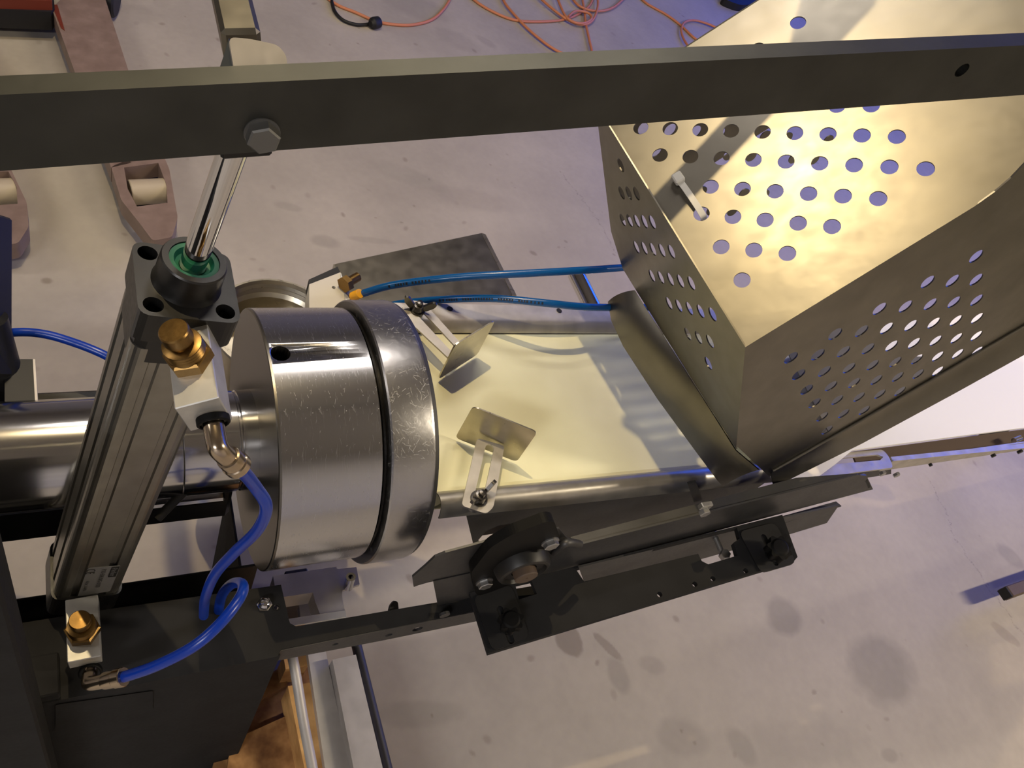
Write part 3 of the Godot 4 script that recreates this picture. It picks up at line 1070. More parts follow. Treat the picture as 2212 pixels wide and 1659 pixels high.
func valves_and_hoses() -> void:
	var tr: Vector3 = Vector3(0.0879, 1.1682, -0.437)
	var wide = Vector3(0.93, 0.367, 0).normalized()
	var o = flow_valve("aluminium flow valve with a brass screw on the upper black cap of the air cylinder", tr, wide, 0.0725, 0.033, 0.036, 0.42)
	var e: Vector3 = Vector3(0.086, 1.1388, -0.3645)
	var bend: Vector3 = Vector3(0.087, 1.1339, -0.3405)
	var out: Vector3 = Vector3(0.1055, 1.1055, -0.3385)
	elbow(o, e, bend, out)
	hose("bright blue air hose curving down from the upper valve across the drum's edge", [out + (bend - out) * 0.2, out, Vector3(0.1251, 1.057, -0.3444), Vector3(0.1382, 1.0223, -0.3415), Vector3(0.1373, 0.9693, -0.3449), Vector3(0.1238, 0.8996, -0.3555), Vector3(0.1126, 0.8306, -0.3651), Vector3(0.1091, 0.751, -0.372), Vector3(0.1142, 0.6654, -0.3821)], 0.0058, mats.hose_blue)
	tr = Vector3(-0.0008, 0.6629, -0.432)
	o = flow_valve("second aluminium flow valve with a brass screw, low at the foot of the air cylinder", tr, Vector3(0.998, 0.06, 0).normalized(), 0.0759, 0.0345, 0.022, 0.56)
	var zf = -0.3561
	e = Vector3(-0.0126, 0.6425, zf)
	bend = Vector3(-0.0157, 0.6443, -0.3322)
	out = Vector3(0.0214, 0.6752, -0.3228)
	elbow(o, Vector3(-0.0124, 0.6317, -0.3507), bend, out)
	hose("dark blue air hose looping from the lower valve over the base's top plate", [out + (bend - out) * 0.2, out, Vector3(0.0544, 0.7182, -0.3149), Vector3(0.091, 0.7562, -0.3162), Vector3(0.1208, 0.7725, -0.3325), Vector3(0.1443, 0.7711, -0.3585), Vector3(0.1519, 0.7449, -0.3832), Vector3(0.1466, 0.7004, -0.4032), Vector3(0.14, 0.646, -0.4098), Vector3(0.1421, 0.5649, -0.4094)], 0.0064, mats.hose_blue)
	hose("dark blue air hose coming from the left edge and passing behind the cylinder barrel", [Vector3(-0.1293, 0.7179, -0.7877), Vector3(-0.0874, 0.7384, -0.7786), Vector3(-0.0576, 0.7416, -0.7754), Vector3(-0.0259, 0.741, -0.7649), Vector3(0.0206, 0.7392, -0.7388), Vector3(0.0631, 0.7216, -0.7132)], 0.0058, mats.hose_blue)
	hose_print("teal blue air hose with a printed line, the higher one, arching to the hood", [Vector3(0.3858, 0.7023, -0.8648), Vector3(0.4078, 0.7446, -0.8461), Vector3(0.448, 0.7854, -0.828), Vector3(0.5362, 0.8358, -0.7995), Vector3(0.6389, 0.872, -0.7764), Vector3(0.7593, 0.8817, -0.7784), Vector3(0.8843, 0.8685, -0.8026)], 0.0062, 0.10, 0.17)
	hose_print("teal blue air hose with black print, the lower one, lying along the back rail", [Vector3(0.4287, 0.6927, -0.8506), Vector3(0.4673, 0.7324, -0.8327), Vector3(0.5243, 0.7764, -0.8037), Vector3(0.5891, 0.8204, -0.7675), Vector3(0.6613, 0.8452, -0.7362), Vector3(0.7209, 0.8445, -0.7296), Vector3(0.7871, 0.8313, -0.7386), Vector3(0.8931, 0.8133, -0.7535)], 0.0062, 0.13, 0.31)

func hose_print(label: String, pts: Array, r: float, a: float, b: float) -> void:
	var h = hose(label, pts, r, mats.hose_teal)
	var line = path(pts, 40)
	var st = start()
	var dice = RandomNumberGenerator.new()
	dice.seed = int(a * 1000.0)
	var run = 0.0
	var next = a
	for i in line.size() - 1:
		run += line[i].distance_to(line[i + 1])
		if run < next or run > b:
			continue
		var d = (line[i + 1] - line[i]).normalized()
		var n = (Vector3(-0.25, 0.62, 0.75) - d * d.dot(Vector3(-0.25, 0.62, 0.75))).normalized()
		var e = n.cross(d)
		var c = line[i] + n * (r + 0.0002)
		var w = dice.randf_range(0.0011, 0.0017)
		slab(st, [c - d * w - e * 0.002, c + d * w - e * 0.002, c + d * w + e * 0.002, c - d * w + e * 0.002], n, 0.0004)
		next = run + (0.0042 if dice.randf() < 0.8 else 0.010)
	var p = part("print", st, mats.hose_print, h, "line of small black print")
	p.set_meta("kind", "stuff")

# ---------------------------------------------------------------- belt conveyor
func belt_conveyor() -> void:
	var o = thing("belt_conveyor", "short conveyor with a cream belt between folded steel rails, starting at the extruder head", "conveyor", Vector3(0.75, 0.6, -0.6))
	var st = start()
	slab(st, [Vector3(0.4267, 0.75, -0.4716) + Vector3(-0.004, 0, 0), Vector3(0.8824, 0.75, -0.458) + Vector3(0.28, 0, 0.008), Vector3(0.8579, 0.75, -0.7438) + Vector3(0.28, 0, 0.007), Vector3(0.4739, 0.75, -0.7532) + Vector3(-0.05, 0, -0.001)], Vector3.UP, 0.003)
	rod(st, Vector3(0.422, 0.72, -0.752), Vector3(0.422, 0.72, -0.474), 0.0295, 32)
	slab(st, [Vector3(0.42, 0.69, -0.474), Vector3(1.16, 0.69, -0.452), Vector3(1.16, 0.69, -0.735), Vector3(0.42, 0.69, -0.752)], Vector3.DOWN, 0.003)
	part("belt", st, mats.belt, o, "cream coloured flat belt")
	var dv = Vector3(1, 0, 0.027)
	st = start()
	var f0: Vector3 = Vector3(0.4253, 0.753, -0.4701)
	var lip: Vector3 = Vector3(0.423, 0.748, -0.4318)
	f0.x = 0.418
	lip.x = 0.418
	var dz = lip.z - f0.z
	var fp = []
	for q in [[0.0, 0.0], [0.12, 0.009], [0.3, 0.016], [0.5, 0.019], [0.7, 0.0175], [0.85, 0.012], [0.95, 0.004], [1.0, -0.006]]:
		fp.append(Vector3(0.418, f0.y + q[1], f0.z + dz * q[0]))
	extrude(st, fp, dv * 0.66, 0.002)
	part("front_rail", st, mats.soft_rail, o, "rolled front rail")
	st = start()
	var b0: Vector3 = Vector3(0.5596, 0.768, -0.8009)
	var b1: Vector3 = Vector3(0.5499, 0.768, -0.769)
	var b2: Vector3 = Vector3(0.5501, 0.751, -0.7505)
	var s = 0.46 - b0.x
	var bp = []
	bp.append(Vector3(0.40, 0.75, b0.z + dv.z * s))
	for q in [[b0.z, 0.768], [lerpf(b0.z, b1.z, 0.5), 0.768], [b1.z, 0.7682], [lerpf(b1.z, b2.z, 0.25), 0.7665], [lerpf(b1.z, b2.z, 0.55), 0.762], [lerpf(b1.z, b2.z, 0.85), 0.755], [b2.z - 0.002, 0.751]]:
		bp.append(Vector3(0.40, q[1], q[0] + dv.z * (0.40 - b0.x)))
	bp[0] = Vector3(0.40, 0.72, bp[1].z - 0.001)
	extrude(st, bp, dv * 0.72, 0.002)
	part("back_rail", st, mats.rail_steel, o, "folded back rail")
	for q in [Vector3(0.5329, 0.7685, -0.7905), Vector3(0.7406, 0.7685, -0.785)]:
		st = start()
		lathe(st, q, Vector3.UP, [Vector2(0.0, 0.0001), Vector2(0.004, 0.0001), Vector2(0.0046, 0.0004), Vector2(0.0052, 0.0001)], 20)
		part("rail_hole_shade", st, mats.ink, o)  # flat ink disc drawn for the shade inside a hole
	# side plate under the front rail, with its curved slot
	st = start()
	var zs = -0.43
	var arc = []
	for q in [Vector3(0.5107, 0.6532, -0.43), Vector3(0.5135, 0.6836, -0.43), Vector3(0.5274, 0.6978, -0.43), Vector3(0.5485, 0.6993, -0.43), Vector3(0.5534, 0.6811, -0.43), Vector3(0.5424, 0.6687, -0.43), Vector3(0.5305, 0.6502, -0.43), Vector3(0.5229, 0.6365, -0.43)]:
		arc.append(q)
	slab(st, [Vector3(0.4604, 0.7455, -0.43), Vector3(0.5127, 0.63, -0.43), Vector3(0.54, 0.57, zs), Vector3(1.02, 0.57, zs), Vector3(1.06, 0.756, zs)], Vector3.BACK, 0.003, [arc, circle(Vector3(0.5639, 0.6904, -0.43), Vector3.BACK, 0.0042, 16), circle(Vector3(0.5953, 0.7106, -0.43), Vector3.BACK, 0.0042, 16)])
	part("side_plate", st, mats.frame_steel, o, "grey side plate with a curved slot")
	st = start()
	slab(st, [Vector3(0.46, 0.742, -0.772), Vector3(0.54, 0.57, -0.772), Vector3(1.02, 0.57, -0.76), Vector3(1.06, 0.742, -0.76)], Vector3.FORWARD, 0.003)
	part("side_plate", st, mats.frame_steel, o)
	for x in [0.62, 0.95]:
		st = start()
		rod(st, Vector3(x, 0.62, -0.77), Vector3(x, 0.62, -0.43), 0.012, 16)
		part("cross_bar", st, mats.frame_steel, o)
	st = start()
	box(st, Vector3(0.54, 0.60, -0.463), Vector3(1.02, 0.715, -0.459), 0.001)
	part("slot_backing", st, mats.leg_brown, o)  # brown plate placed behind the curved slot to keep it dark

	# flange bearing that carries the roller
	o = thing("flange_bearing", "black cast flange bearing with two zinc bolts on the side plate near the knob plate", "bearing", Vector3(0.5022, 0.7716, -0.345))
	st = start()
	slab(st, rounded([Vector3(0.4371, 0.757, -0.345), Vector3(0.4371, 0.8304, -0.345), Vector3(0.4551, 0.8628, -0.345), Vector3(0.4957, 0.8877, -0.345), Vector3(0.5085, 0.8816, -0.345), Vector3(0.5452, 0.8217, -0.345), Vector3(0.5471, 0.7942, -0.345), Vector3(0.5479, 0.7629, -0.345), Vector3(0.5458, 0.6929, -0.345), Vector3(0.5165, 0.6715, -0.345), Vector3(0.4848, 0.6545, -0.345), Vector3(0.4721, 0.6735, -0.345)], 0.01), Vector3.BACK, 0.014)
	part("housing", st, mats.black_plastic, o)
	st = start()
	var c: Vector3 = Vector3(0.5108, 0.7611, -0.345)
	lathe(st, c, Vector3.BACK, [Vector2(0.040, -0.001), Vector2(0.038, 0.012), Vector2(0.036, 0.016), Vector2(0.031, 0.017), Vector2(0.029, 0.012), Vector2(0.018, 0.012)], 40)
	part("bearing_boss", st, mats.black_paint, o)
	st = start()
	lathe(st, c, Vector3.BACK, [Vector2(0.0165, 0.008), Vector2(0.0165, 0.022), Vector2(0.0155, 0.0235), Vector2(0.002, 0.0235), Vector2(0.002, 0.019), Vector2(0.0, 0.019)], 32)
	part("shaft_end", st, mats.leg_brown, o, "brown steel shaft end with a centre mark")
	for q in [Vector3(0.4725, 0.7124, -0.345), Vector3(0.5298, 0.8196, -0.345)]:
		st = start()
		lathe(st, q, Vector3.BACK, [Vector2(0.0125, 0.0), Vector2(0.0125, 0.0018), Vector2(0.0, 0.0018)], 24)
		hexagon(st, q + Vector3(0, 0, 0.0018), Vector3.BACK, 0.0105, 0.007, 0.5)
		part("bolt", st, mats.zinc, o, "zinc hexagon bolt")

# ---------------------------------------------------------------- rising frame, knob plate
func rising_frame() -> void:
	var rise = Vector3(1, 0.225, 0).normalized()
	var nr = Vector3(-0.22, 0.975, 0).normalized()
	var o = thing("rising_frame", "long dark angle rail sloping up to the right before the belt, with a curved lug", "angle rail", Vector3(0.85, 0.75, -0.36))
	var st = start()
	slab(st, [Vector3(0.377, 0.6976, -0.36), Vector3(0.3646, 0.7347, -0.36), Vector3(0.3737, 0.7676, -0.36), Vector3(0.379, 0.7923, -0.36), Vector3(0.3903, 0.8008, -0.36), Vector3(0.4256, 0.8108, -0.36), Vector3(0.4834, 0.8305, -0.36), Vector3(0.5488, 0.822, -0.36), Vector3(0.5746, 0.7889, -0.36), Vector3(0.6134, 0.75, -0.36), Vector3(1.1022, 0.8542, -0.36), Vector3(1.1325, 0.8451, -0.36), Vector3(1.2127, 0.7815, -0.36), Vector3(0.6615, 0.6552, -0.36), Vector3(0.5515, 0.6251, -0.36), Vector3(0.4964, 0.6096, -0.36), Vector3(0.4417, 0.6021, -0.36), Vector3(0.4028, 0.7058, -0.36), Vector3(0.3962, 0.7053, -0.36), Vector3(0.3833, 0.7012, -0.36)], Vector3.BACK, 0.003)
	part("web", st, mats.frame_steel, o)
	st = start()
	slab(st, [Vector3(0.6118, 0.7423, -0.3624), Vector3(1.1035, 0.8533, -0.3604), Vector3(1.1176, 0.8565, -0.3613), Vector3(1.0396, 0.8388, -0.3744), Vector3(0.998, 0.8295, -0.3812), Vector3(0.6115, 0.7423, -0.3773)], nr, 0.003)
	part("top_flange", st, mats.frame_steel, o)
	st = start()
	slab(st, rounded([Vector3(1.1515, 0.8233, -0.3595), Vector3(1.1494, 0.8301, -0.3595), Vector3(1.1926, 0.7952, -0.3595), Vector3(1.1913, 0.7905, -0.3595)], 0.002), Vector3.BACK, 0.0004)
	part("end_slot_shade", st, mats.ink, o)  # ink patch on the web for the shade inside a slot
	st = start()
	slab(st, [Vector3(0.4011, 0.7099, -0.3585), Vector3(0.4581, 0.7171, -0.3585), Vector3(0.4629, 0.7074, -0.3585), Vector3(0.406, 0.6986, -0.3585)], Vector3.BACK, 0.001)
	part("bead", st, mats.frame_steel, o)
	st = start()
	var hook = []
	for q in [Vector3(0.5685, 0.754, -0.355), Vector3(0.5661, 0.7891, -0.35), Vector3(0.5769, 0.7914, -0.35), Vector3(0.6017, 0.7734, -0.352)]:
		hook.append(q)
	tube(st, path(hook), 0.006, 10)
	part("hook", st, mats.frame_steel, o)
	st = start()
	var cb: Vector3 = Vector3(0.7921, 0.8257, -0.352)
	hexagon(st, cb, Vector3.BACK, 0.009, 0.007, 0.2)
	block(st, cb + Vector3(0, 0.008, -0.004), Basis.IDENTITY, Vector3(0.02, 0.012, 0.008), 0.001)
	part("clip_bolt", st, mats.zinc, o)
	st = start()
	slab(st, [Vector3(0.812, 0.7974, -0.41), Vector3(0.8268, 0.8, -0.41), Vector3(0.8889, 0.728, -0.41), Vector3(0.8755, 0.7216, -0.41)], Vector3.BACK, 0.004)
	part("strap", st, mats.frame_steel, o)

	o = thing("inner_bar", "lighter steel bar showing through the knob plate's slot, ending in a cut corner", "steel bar", Vector3(0.85, 0.70, -0.385))
	st = start()
	slab(st, [Vector3(0.6468, 0.6784, -0.352), Vector3(0.9957, 0.7332, -0.352), Vector3(1.1471, 0.7526, -0.352), Vector3(1.1894, 0.6736, -0.352), Vector3(1.1094, 0.6483, -0.352), Vector3(0.9234, 0.6031, -0.352), Vector3(0.6943, 0.6033, -0.352)], Vector3.BACK, 0.003)
	slab(st, [Vector3(1.0157, 0.7069, -0.3503), Vector3(1.167, 0.741, -0.3546), Vector3(1.1617, 0.7398, -0.3652), Vector3(1.0139, 0.7065, -0.364)], nr, 0.003)
	part("bar", st, mats.frame_steel, o)

	# knob plate
	o = thing("knob_plate", "long dark flat plate with slots and small holes in front of the angle rail", "steel plate", Vector3(0.75, 0.69, -0.30))
	st = start()
	var holes = []
	for q in [Vector3(0.7543, 0.6974, -0.2813), Vector3(0.8143, 0.7109, -0.2816), Vector3(0.846, 0.7181, -0.2822), Vector3(0.9032, 0.731, -0.28)]:
		holes.append(circle(q, nr, 0.0042, 18))
	holes.append([Vector3(0.6502, 0.6739, -0.3307), Vector3(0.8409, 0.7169, -0.326), Vector3(0.8413, 0.717, -0.3132), Vector3(0.8491, 0.7188, -0.3056), Vector3(0.9018, 0.7307, -0.3067), Vector3(0.906, 0.7316, -0.3283), Vector3(0.9191, 0.7346, -0.3322), Vector3(0.9231, 0.7355, -0.3503), Vector3(0.6445, 0.6726, -0.3535)])
	holes.append([Vector3(0.5491, 0.6511, -0.3538), Vector3(0.5741, 0.6567, -0.3529), Vector3(0.5755, 0.657, -0.3312), Vector3(0.5472, 0.6507, -0.3302)])
	slab(st, [Vector3(0.4815, 0.6358, -0.268), Vector3(0.9895, 0.7504, -0.2744), Vector3(0.9979, 0.7524, -0.2787), Vector3(1.0096, 0.755, -0.3518), Vector3(0.481, 0.6357, -0.3592)], nr, 0.012, holes)
	part("plate", st, mats.plate_dark, o)
	st = start()
	hexagon(st, Vector3(0.9052, 0.6964, -0.3204), nr, 0.009, 0.012, 0.3)
	rod(st, Vector3(0.9052, 0.6964, -0.3204), Vector3(0.9052, 0.6964, -0.3204) + Vector3(0, 0.004, -0.06), 0.005, 12)
	part("notch_bolt", st, mats.zinc, o)
	var tabs = [
		[[Vector3(0.4831, 0.6397, -0.3514), Vector3(0.5416, 0.6529, -0.3543), Vector3(0.5439, 0.6534, -0.2727), Vector3(0.487, 0.6406, -0.2679)], Vector3(0.519, 0.6478, -0.2963), Vector3(0.5148, 0.6468, -0.3227), Vector3(0.5164, 0.6472, -0.2751), "dark clamp tab with a black star knob at the plate's lower left end", 0.0185],
		[[Vector3(0.9204, 0.7384, -0.3426), Vector3(0.9876, 0.7535, -0.3419), Vector3(0.9883, 0.7537, -0.2691), Vector3(0.9229, 0.7389, -0.2692)], Vector3(0.9556, 0.7463, -0.2924), Vector3(0.9566, 0.7465, -0.3232), Vector3(0.9547, 0.7461, -0.2781), "dark clamp tab with a black star knob at the plate's right end", 0.021]]
	for k in tabs:
		var t = thing("clamp_tab", k[4], "clamp", k[1], "clamp tabs with star knobs")
		st = start()
		slab(st, rounded(k[0], 0.012), nr, 0.0035, [stadium(k[2], k[3], nr, 0.0048)])
		part("tab", st, mats.dark_steel, t)
		st = start()
		var star = []
		var u = rise
		var v = nr.cross(u)
		for i in 84:
			var a = TAU * i / 84
			var r: float = k[5] * (0.87 + 0.13 * cos(a * 7.0))
			star.append(k[1] + nr * 0.030 + (u * cos(a) + v * sin(a)) * r)
		slab(st, star, nr, 0.016)
		lathe(st, k[1], nr, [Vector2(0.011, 0.003), Vector2(0.010, 0.015)], 24)
		lathe(st, k[1] + nr * 0.030, nr, [Vector2(k[5] * 0.7, 0.0), Vector2(k[5] * 0.55, 0.0025), Vector2(0.0, 0.003)], 28)
		part("star_knob", st, mats.black_plastic, t, "black plastic star knob")
		st = start()
		lathe(st, k[1], nr, [Vector2(0.0, 0.0022), Vector2(0.0125, 0.0022), Vector2(0.0125, 0.0)], 24)
		part("washer", st, mats.black_paint, t)

# ---------------------------------------------------------------- product guides
func wing_nut(o: Node3D, at: Vector3, turn: float) -> void:
	var st = start()
	lathe(st, at, Vector3.UP, [Vector2(0.0125, 0.0), Vector2(0.0125, 0.0015), Vector2(0.0095, 0.0015), Vector2(0.0078, 0.012), Vector2(0.0048, 0.0125), Vector2(0.0048, 0.019), Vector2(0.0, 0.020)], 24)
	part("nut", st, mats.dark_zinc, o)
	for s in [0.0, PI]:
		st = start()
		var d = Vector3(cos(turn + s), 0, sin(turn + s))
		var e = Vector3(-d.z, 0, d.x)
		var pts = [at + d * 0.006 + Vector3(0, 0.002, 0), at + d * 0.014 + Vector3(0, 0.004, 0), at + d * 0.024 + Vector3(0, 0.014, 0), at + d * 0.0265 + Vector3(0, 0.024, 0), at + d * 0.019 + Vector3(0, 0.025, 0), at + d * 0.0065 + Vector3(0, 0.0115, 0)]
		for i in pts.size():
			pts[i] += e * 0.0024
		slab(st, rounded(pts, 0.003), e, 0.0048)
		part("wing", st, mats.dark_zinc, o)

func paddle(label: String, bl: Vector3, br: Vector3, tall: float, arm: Array, slot_a: Vector3, slot_b: Vector3, slot_r: float, nut: Vector3, turn: float, towards: float) -> void:
	var o = thing("product_guide", label, "guide", nut, "adjustable product guides")
	var n = (br - bl).cross(Vector3.UP).normalized() * towards
	var upv = Vector3(0, tall, 0)
	var st = start()
	slab(st, rounded([bl, br, br + upv, bl + upv], 0.009), n, 0.0022)
	part("blade", st, mats.bright_steel, o, "upright rounded steel blade")
	st = start()
	slab(st, rounded(arm, 0.006), Vector3.UP, 0.003, [stadium(slot_a, slot_b, Vector3.UP, slot_r)])
	part("slotted_arm", st, mats.rail_steel, o)
	st = start()
	rod(st, nut - Vector3(0, nut.y - 0.766, 0), nut, 0.005, 16)
	lathe(st, Vector3(nut.x, 0.766, nut.z), Vector3.UP, [Vector2(0.0115, 0.0), Vector2(0.0115, nut.y - 0.769), Vector2(0, nut.y - 0.769)], 24)
	part("stud", st, mats.zinc, o)
	wing_nut(o, nut, turn)

func paddles() -> void:
	paddle("steel guide blade on a slotted arm at the back rail, seen nearly edge on", Vector3(0.4785, 0.757, -0.6579), Vector3(0.5592, 0.757, -0.7033), 0.0860, [Vector3(0.4398, 0.79, -0.7756), Vector3(0.456, 0.79, -0.7908), Vector3(0.4792, 0.79, -0.7869), Vector3(0.5188, 0.79, -0.7014), Vector3(0.4912, 0.79, -0.6717), Vector3(0.4448, 0.79, -0.7474)], Vector3(0.4647, 0.79, -0.7678), Vector3(0.5011, 0.79, -0.6946), 0.0065, Vector3(0.4637, 0.79, -0.7697), 0.3, 1.0)
	paddle("steel guide blade on a slotted arm at the front rail, showing its flat face", Vector3(0.4751, 0.757, -0.5518), Vector3(0.5603, 0.757, -0.5013), 0.0820, [Vector3(0.4951, 0.785, -0.5322), Vector3(0.5338, 0.785, -0.515), Vector3(0.4844, 0.785, -0.4204), Vector3(0.4705, 0.785, -0.4124), Vector3(0.4391, 0.785, -0.4293)], Vector3(0.5091, 0.785, -0.5135), Vector3(0.4707, 0.785, -0.4438), 0.0065, Vector3(0.4667, 0.785, -0.4357), 2.6, 1.0)

# ---------------------------------------------------------------- hood
func lattice(o: Vector3, e1: Vector3, e2: Vector3, rows: Array, n: Vector3, r: float, stretch := 1.0, along := Vector3.ZERO) -> Array:
	var out = []
	for w in rows:
		for i in range(w[1], w[2] + 1):
			out.append(circle(o + e1 * i + e2 * w[0], n, r, 22, stretch, along))
	return out

func loft(st: SurfaceTool, a: Array, b: Array, bulge: Vector3, facing: Vector3, steps := 10) -> void:
	var grid = []
	for i in a.size():
		var row = []
		for j in steps + 1:
			var t = float(j) / steps
			row.append((a[i] as Vector3).lerp(b[i], t) + bulge * 4.0 * t * (1.0 - t))
		grid.append(row)
	for i in a.size() - 1:
		for j in steps:
			var p = [grid[i][j], grid[i + 1][j], grid[i + 1][j + 1], grid[i][j + 1]]
			var ns = []
			for k in [[i, j], [i + 1, j], [i + 1, j + 1], [i, j + 1]]:
				var da: Vector3 = grid[mini(k[0] + 1, a.size() - 1)][k[1]] - grid[maxi(k[0] - 1, 0)][k[1]]
				var db: Vector3 = grid[k[0]][mini(k[1] + 1, steps)] - grid[k[0]][maxi(k[1] - 1, 0)]
				var nn = da.cross(db).normalized()
				ns.append(nn if nn.dot(facing) > 0.0 else -nn)
			for s in [1.0, -1.0]:
				var q = []
				var m = []
				for k in 4:
					q.append(p[k] - ns[k] * (0.0 if s > 0.0 else 0.002))
					m.append(ns[k] * s)
				smooth_tri(st, [q[0], q[1], q[2]], [m[0], m[1], m[2]], [Vector2(0, 0), Vector2(0, 1), Vector2(1, 1)])
				smooth_tri(st, [q[0], q[2], q[3]], [m[0], m[2], m[3]], [Vector2(0, 0), Vector2(1, 1), Vector2(1, 0)])

func hood() -> void:
	var nt = Vector3(-0.6494, 0.7493, 0.1299)
	var nl = Vector3(-0.858, -0.5031, 0.1036)
	var nf = Vector3(0.0475, 0.1462, 0.9881)
	var o = thing("hood", "large brushed steel hood with rows of round holes, covering the belt on the right", "perforated hood", Vector3(0.7123, 1.1083, -0.4386))
	var st = start()
	var holes = []
	for w in [
		[Vector3(0.6954, 1.1544, -0.7893), Vector3(0.9143, 1.3127, -0.6077), 9],
		[Vector3(0.7035, 1.1522, -0.7361), Vector3(0.9235, 1.3108, -0.5513), 9],
		[Vector3(0.7382, 1.1688, -0.6586), Vector3(0.8744, 1.2667, -0.5421), 6],
		[Vector3(0.7203, 1.1481, -0.6285), Vector3(0.8266, 1.2239, -0.5344), 5],
		[Vector3(0.7259, 1.1434, -0.5736), Vector3(0.7799, 1.1822, -0.527), 3],
		[Vector3(0.7323, 1.1397, -0.5202), Vector3(0.7323, 1.1397, -0.5202), 1],
		[Vector3(0.8787, 1.2951, -0.6847), Vector3(0.907, 1.316, -0.6634), 2],
		[Vector3(0.835, 1.2804, -0.8184), Vector3(0.835, 1.2804, -0.8184), 1],
		[Vector3(0.8814, 1.3223, -0.8277), Vector3(0.8814, 1.3223, -0.8277), 1]]:
		for i in w[2]:
			holes.append(circle((w[0] as Vector3).lerp(w[1], float(i) / maxi(w[2] - 1, 1)), nt, 0.0105, 22))
	slab(st, [Vector3(0.6599, 1.1352, -0.8561), Vector3(0.7124, 1.1083, -0.4386), Vector3(0.9448, 1.317, -0.4804), Vector3(0.9662, 1.3366, -0.4864), Vector3(0.9838, 1.3532, -0.4938), Vector3(1.0002, 1.369, -0.5035), Vector3(1.109, 1.4733, -0.5609), Vector3(1.2231, 1.6216, -0.8465), Vector3(1.0926, 1.5229, -0.9293), Vector3(0.857, 1.3121, -0.8909)], nt, 0.002, holes)
	part("top_panel", st, mats.hood, o, "bright top panel with round holes")
	st = start()
	holes = []
	for w in [
		[Vector3(0.6721, 1.1109, -0.7597), Vector3(0.6721, 1.1109, -0.7597), 1],
		[Vector3(0.7007, 1.0619, -0.7601), Vector3(0.6832, 1.1012, -0.7146), 3],
		[Vector3(0.7309, 1.0106, -0.7593), Vector3(0.6946, 1.0909, -0.6701), 5],
		[Vector3(0.7443, 0.9965, -0.717), Vector3(0.7024, 1.0884, -0.6175), 5],
		[Vector3(0.7564, 0.9857, -0.6688), Vector3(0.7114, 1.084, -0.5648), 5],
		[Vector3(0.7645, 0.9826, -0.6173), Vector3(0.7179, 1.0839, -0.5112), 5],
		[Vector3(0.7735, 0.9786, -0.5623), Vector3(0.7499, 1.0298, -0.5088), 3],
		[Vector3(0.778, 0.9824, -0.5057), Vector3(0.778, 0.9824, -0.5057), 1]]:
		for i in w[2]:
			holes.append(circle((w[0] as Vector3).lerp(w[1], float(i) / maxi(w[2] - 1, 1)), nl, 0.0102, 22))
	slab(st, [Vector3(0.7123, 1.1083, -0.4386), Vector3(0.6389, 1.1532, -0.8288), Vector3(0.6948, 1.06, -0.8181), Vector3(0.764, 0.9452, -0.8029), Vector3(0.7958, 0.8986, -0.7658), Vector3(0.8022, 0.8965, -0.7226), Vector3(0.8426, 0.8915, -0.4128)], nl, 0.002, holes)
	part("end_panel", st, mats.hood, o, "end panel with round holes, facing the extruder head")
	st = start()
	holes = []
	for w in [
		[Vector3(1.0372, 1.2418, -0.474), Vector3(1.0372, 1.2418, -0.474), 1],
		[Vector3(0.9766, 1.2012, -0.4651), Vector3(1.0843, 1.2018, -0.4703), 3],
		[Vector3(0.9198, 1.1583, -0.456), Vector3(1.1307, 1.1632, -0.4669), 5],
		[Vector3(0.8676, 1.1181, -0.4475), Vector3(1.1757, 1.126, -0.4635), 7],
		[Vector3(0.8136, 1.0804, -0.4394), Vector3(1.2197, 1.0872, -0.4599), 9],
		[Vector3(0.8561, 1.0446, -0.4361), Vector3(1.2649, 1.0504, -0.4566), 9],
		[Vector3(0.9, 1.0099, -0.4331), Vector3(1.2022, 1.0126, -0.448), 7],
		[Vector3(0.9439, 0.9756, -0.4301), Vector3(1.1442, 0.9743, -0.4396), 5],
		[Vector3(0.9912, 0.9384, -0.4269), Vector3(1.0901, 0.938, -0.4316), 3],
		[Vector3(1.0342, 0.9005, -0.4233), Vector3(1.0342, 0.9005, -0.4233), 1]]:
		for i in w[2]:
			holes.append(circle((w[0] as Vector3).lerp(w[1], float(i) / maxi(w[2] - 1, 1)), nf, 0.0105, 22))
	slab(st, [Vector3(0.7124, 1.1083, -0.4386), Vector3(0.8399, 0.8983, -0.4137), Vector3(0.9829, 0.794, -0.4051), Vector3(0.9932, 0.8204, -0.4095), Vector3(1.3316, 1.1023, -0.4675), Vector3(1.4623, 1.2131, -0.4902), Vector3(1.0944, 1.4406, -0.5062), Vector3(0.9756, 1.3771, -0.4911), Vector3(0.9722, 1.3572, -0.488), Vector3(0.9627, 1.3379, -0.4846), Vector3(0.9454, 1.3168, -0.4807)], nf, 0.002, holes)
	part("front_panel", st, mats.hood, o, "grey front panel with slanting rows of holes")
	# the panel on the far side, its own rows of holes
	st = start()
	var across = Vector3(-0.0524, 0.0269, -0.4175)
	var far_holes = []
	for h in holes.slice(6):
		var moved = []
		for q in h:
			moved.append(q + across)
		far_holes.append(moved)
	var drop = Vector3(0.1275, -0.21, 0.0249)
	var t0 = Vector3(0.6599, 1.1352, -0.8561)
	var t1 = Vector3(0.8901, 1.3419, -0.8975)
	var nb = (t1 - t0).cross(drop).normalized()
	slab(st, [t0, t0 + drop, t1 + drop * 1.0, t1], nb if nb.z > 0.0 else -nb, 0.002, far_holes)
	part("back_panel", st, mats.hood, o, "far side panel with holes, glimpsed through the near ones")
	st = start()
	var lo = []
	var hi = []
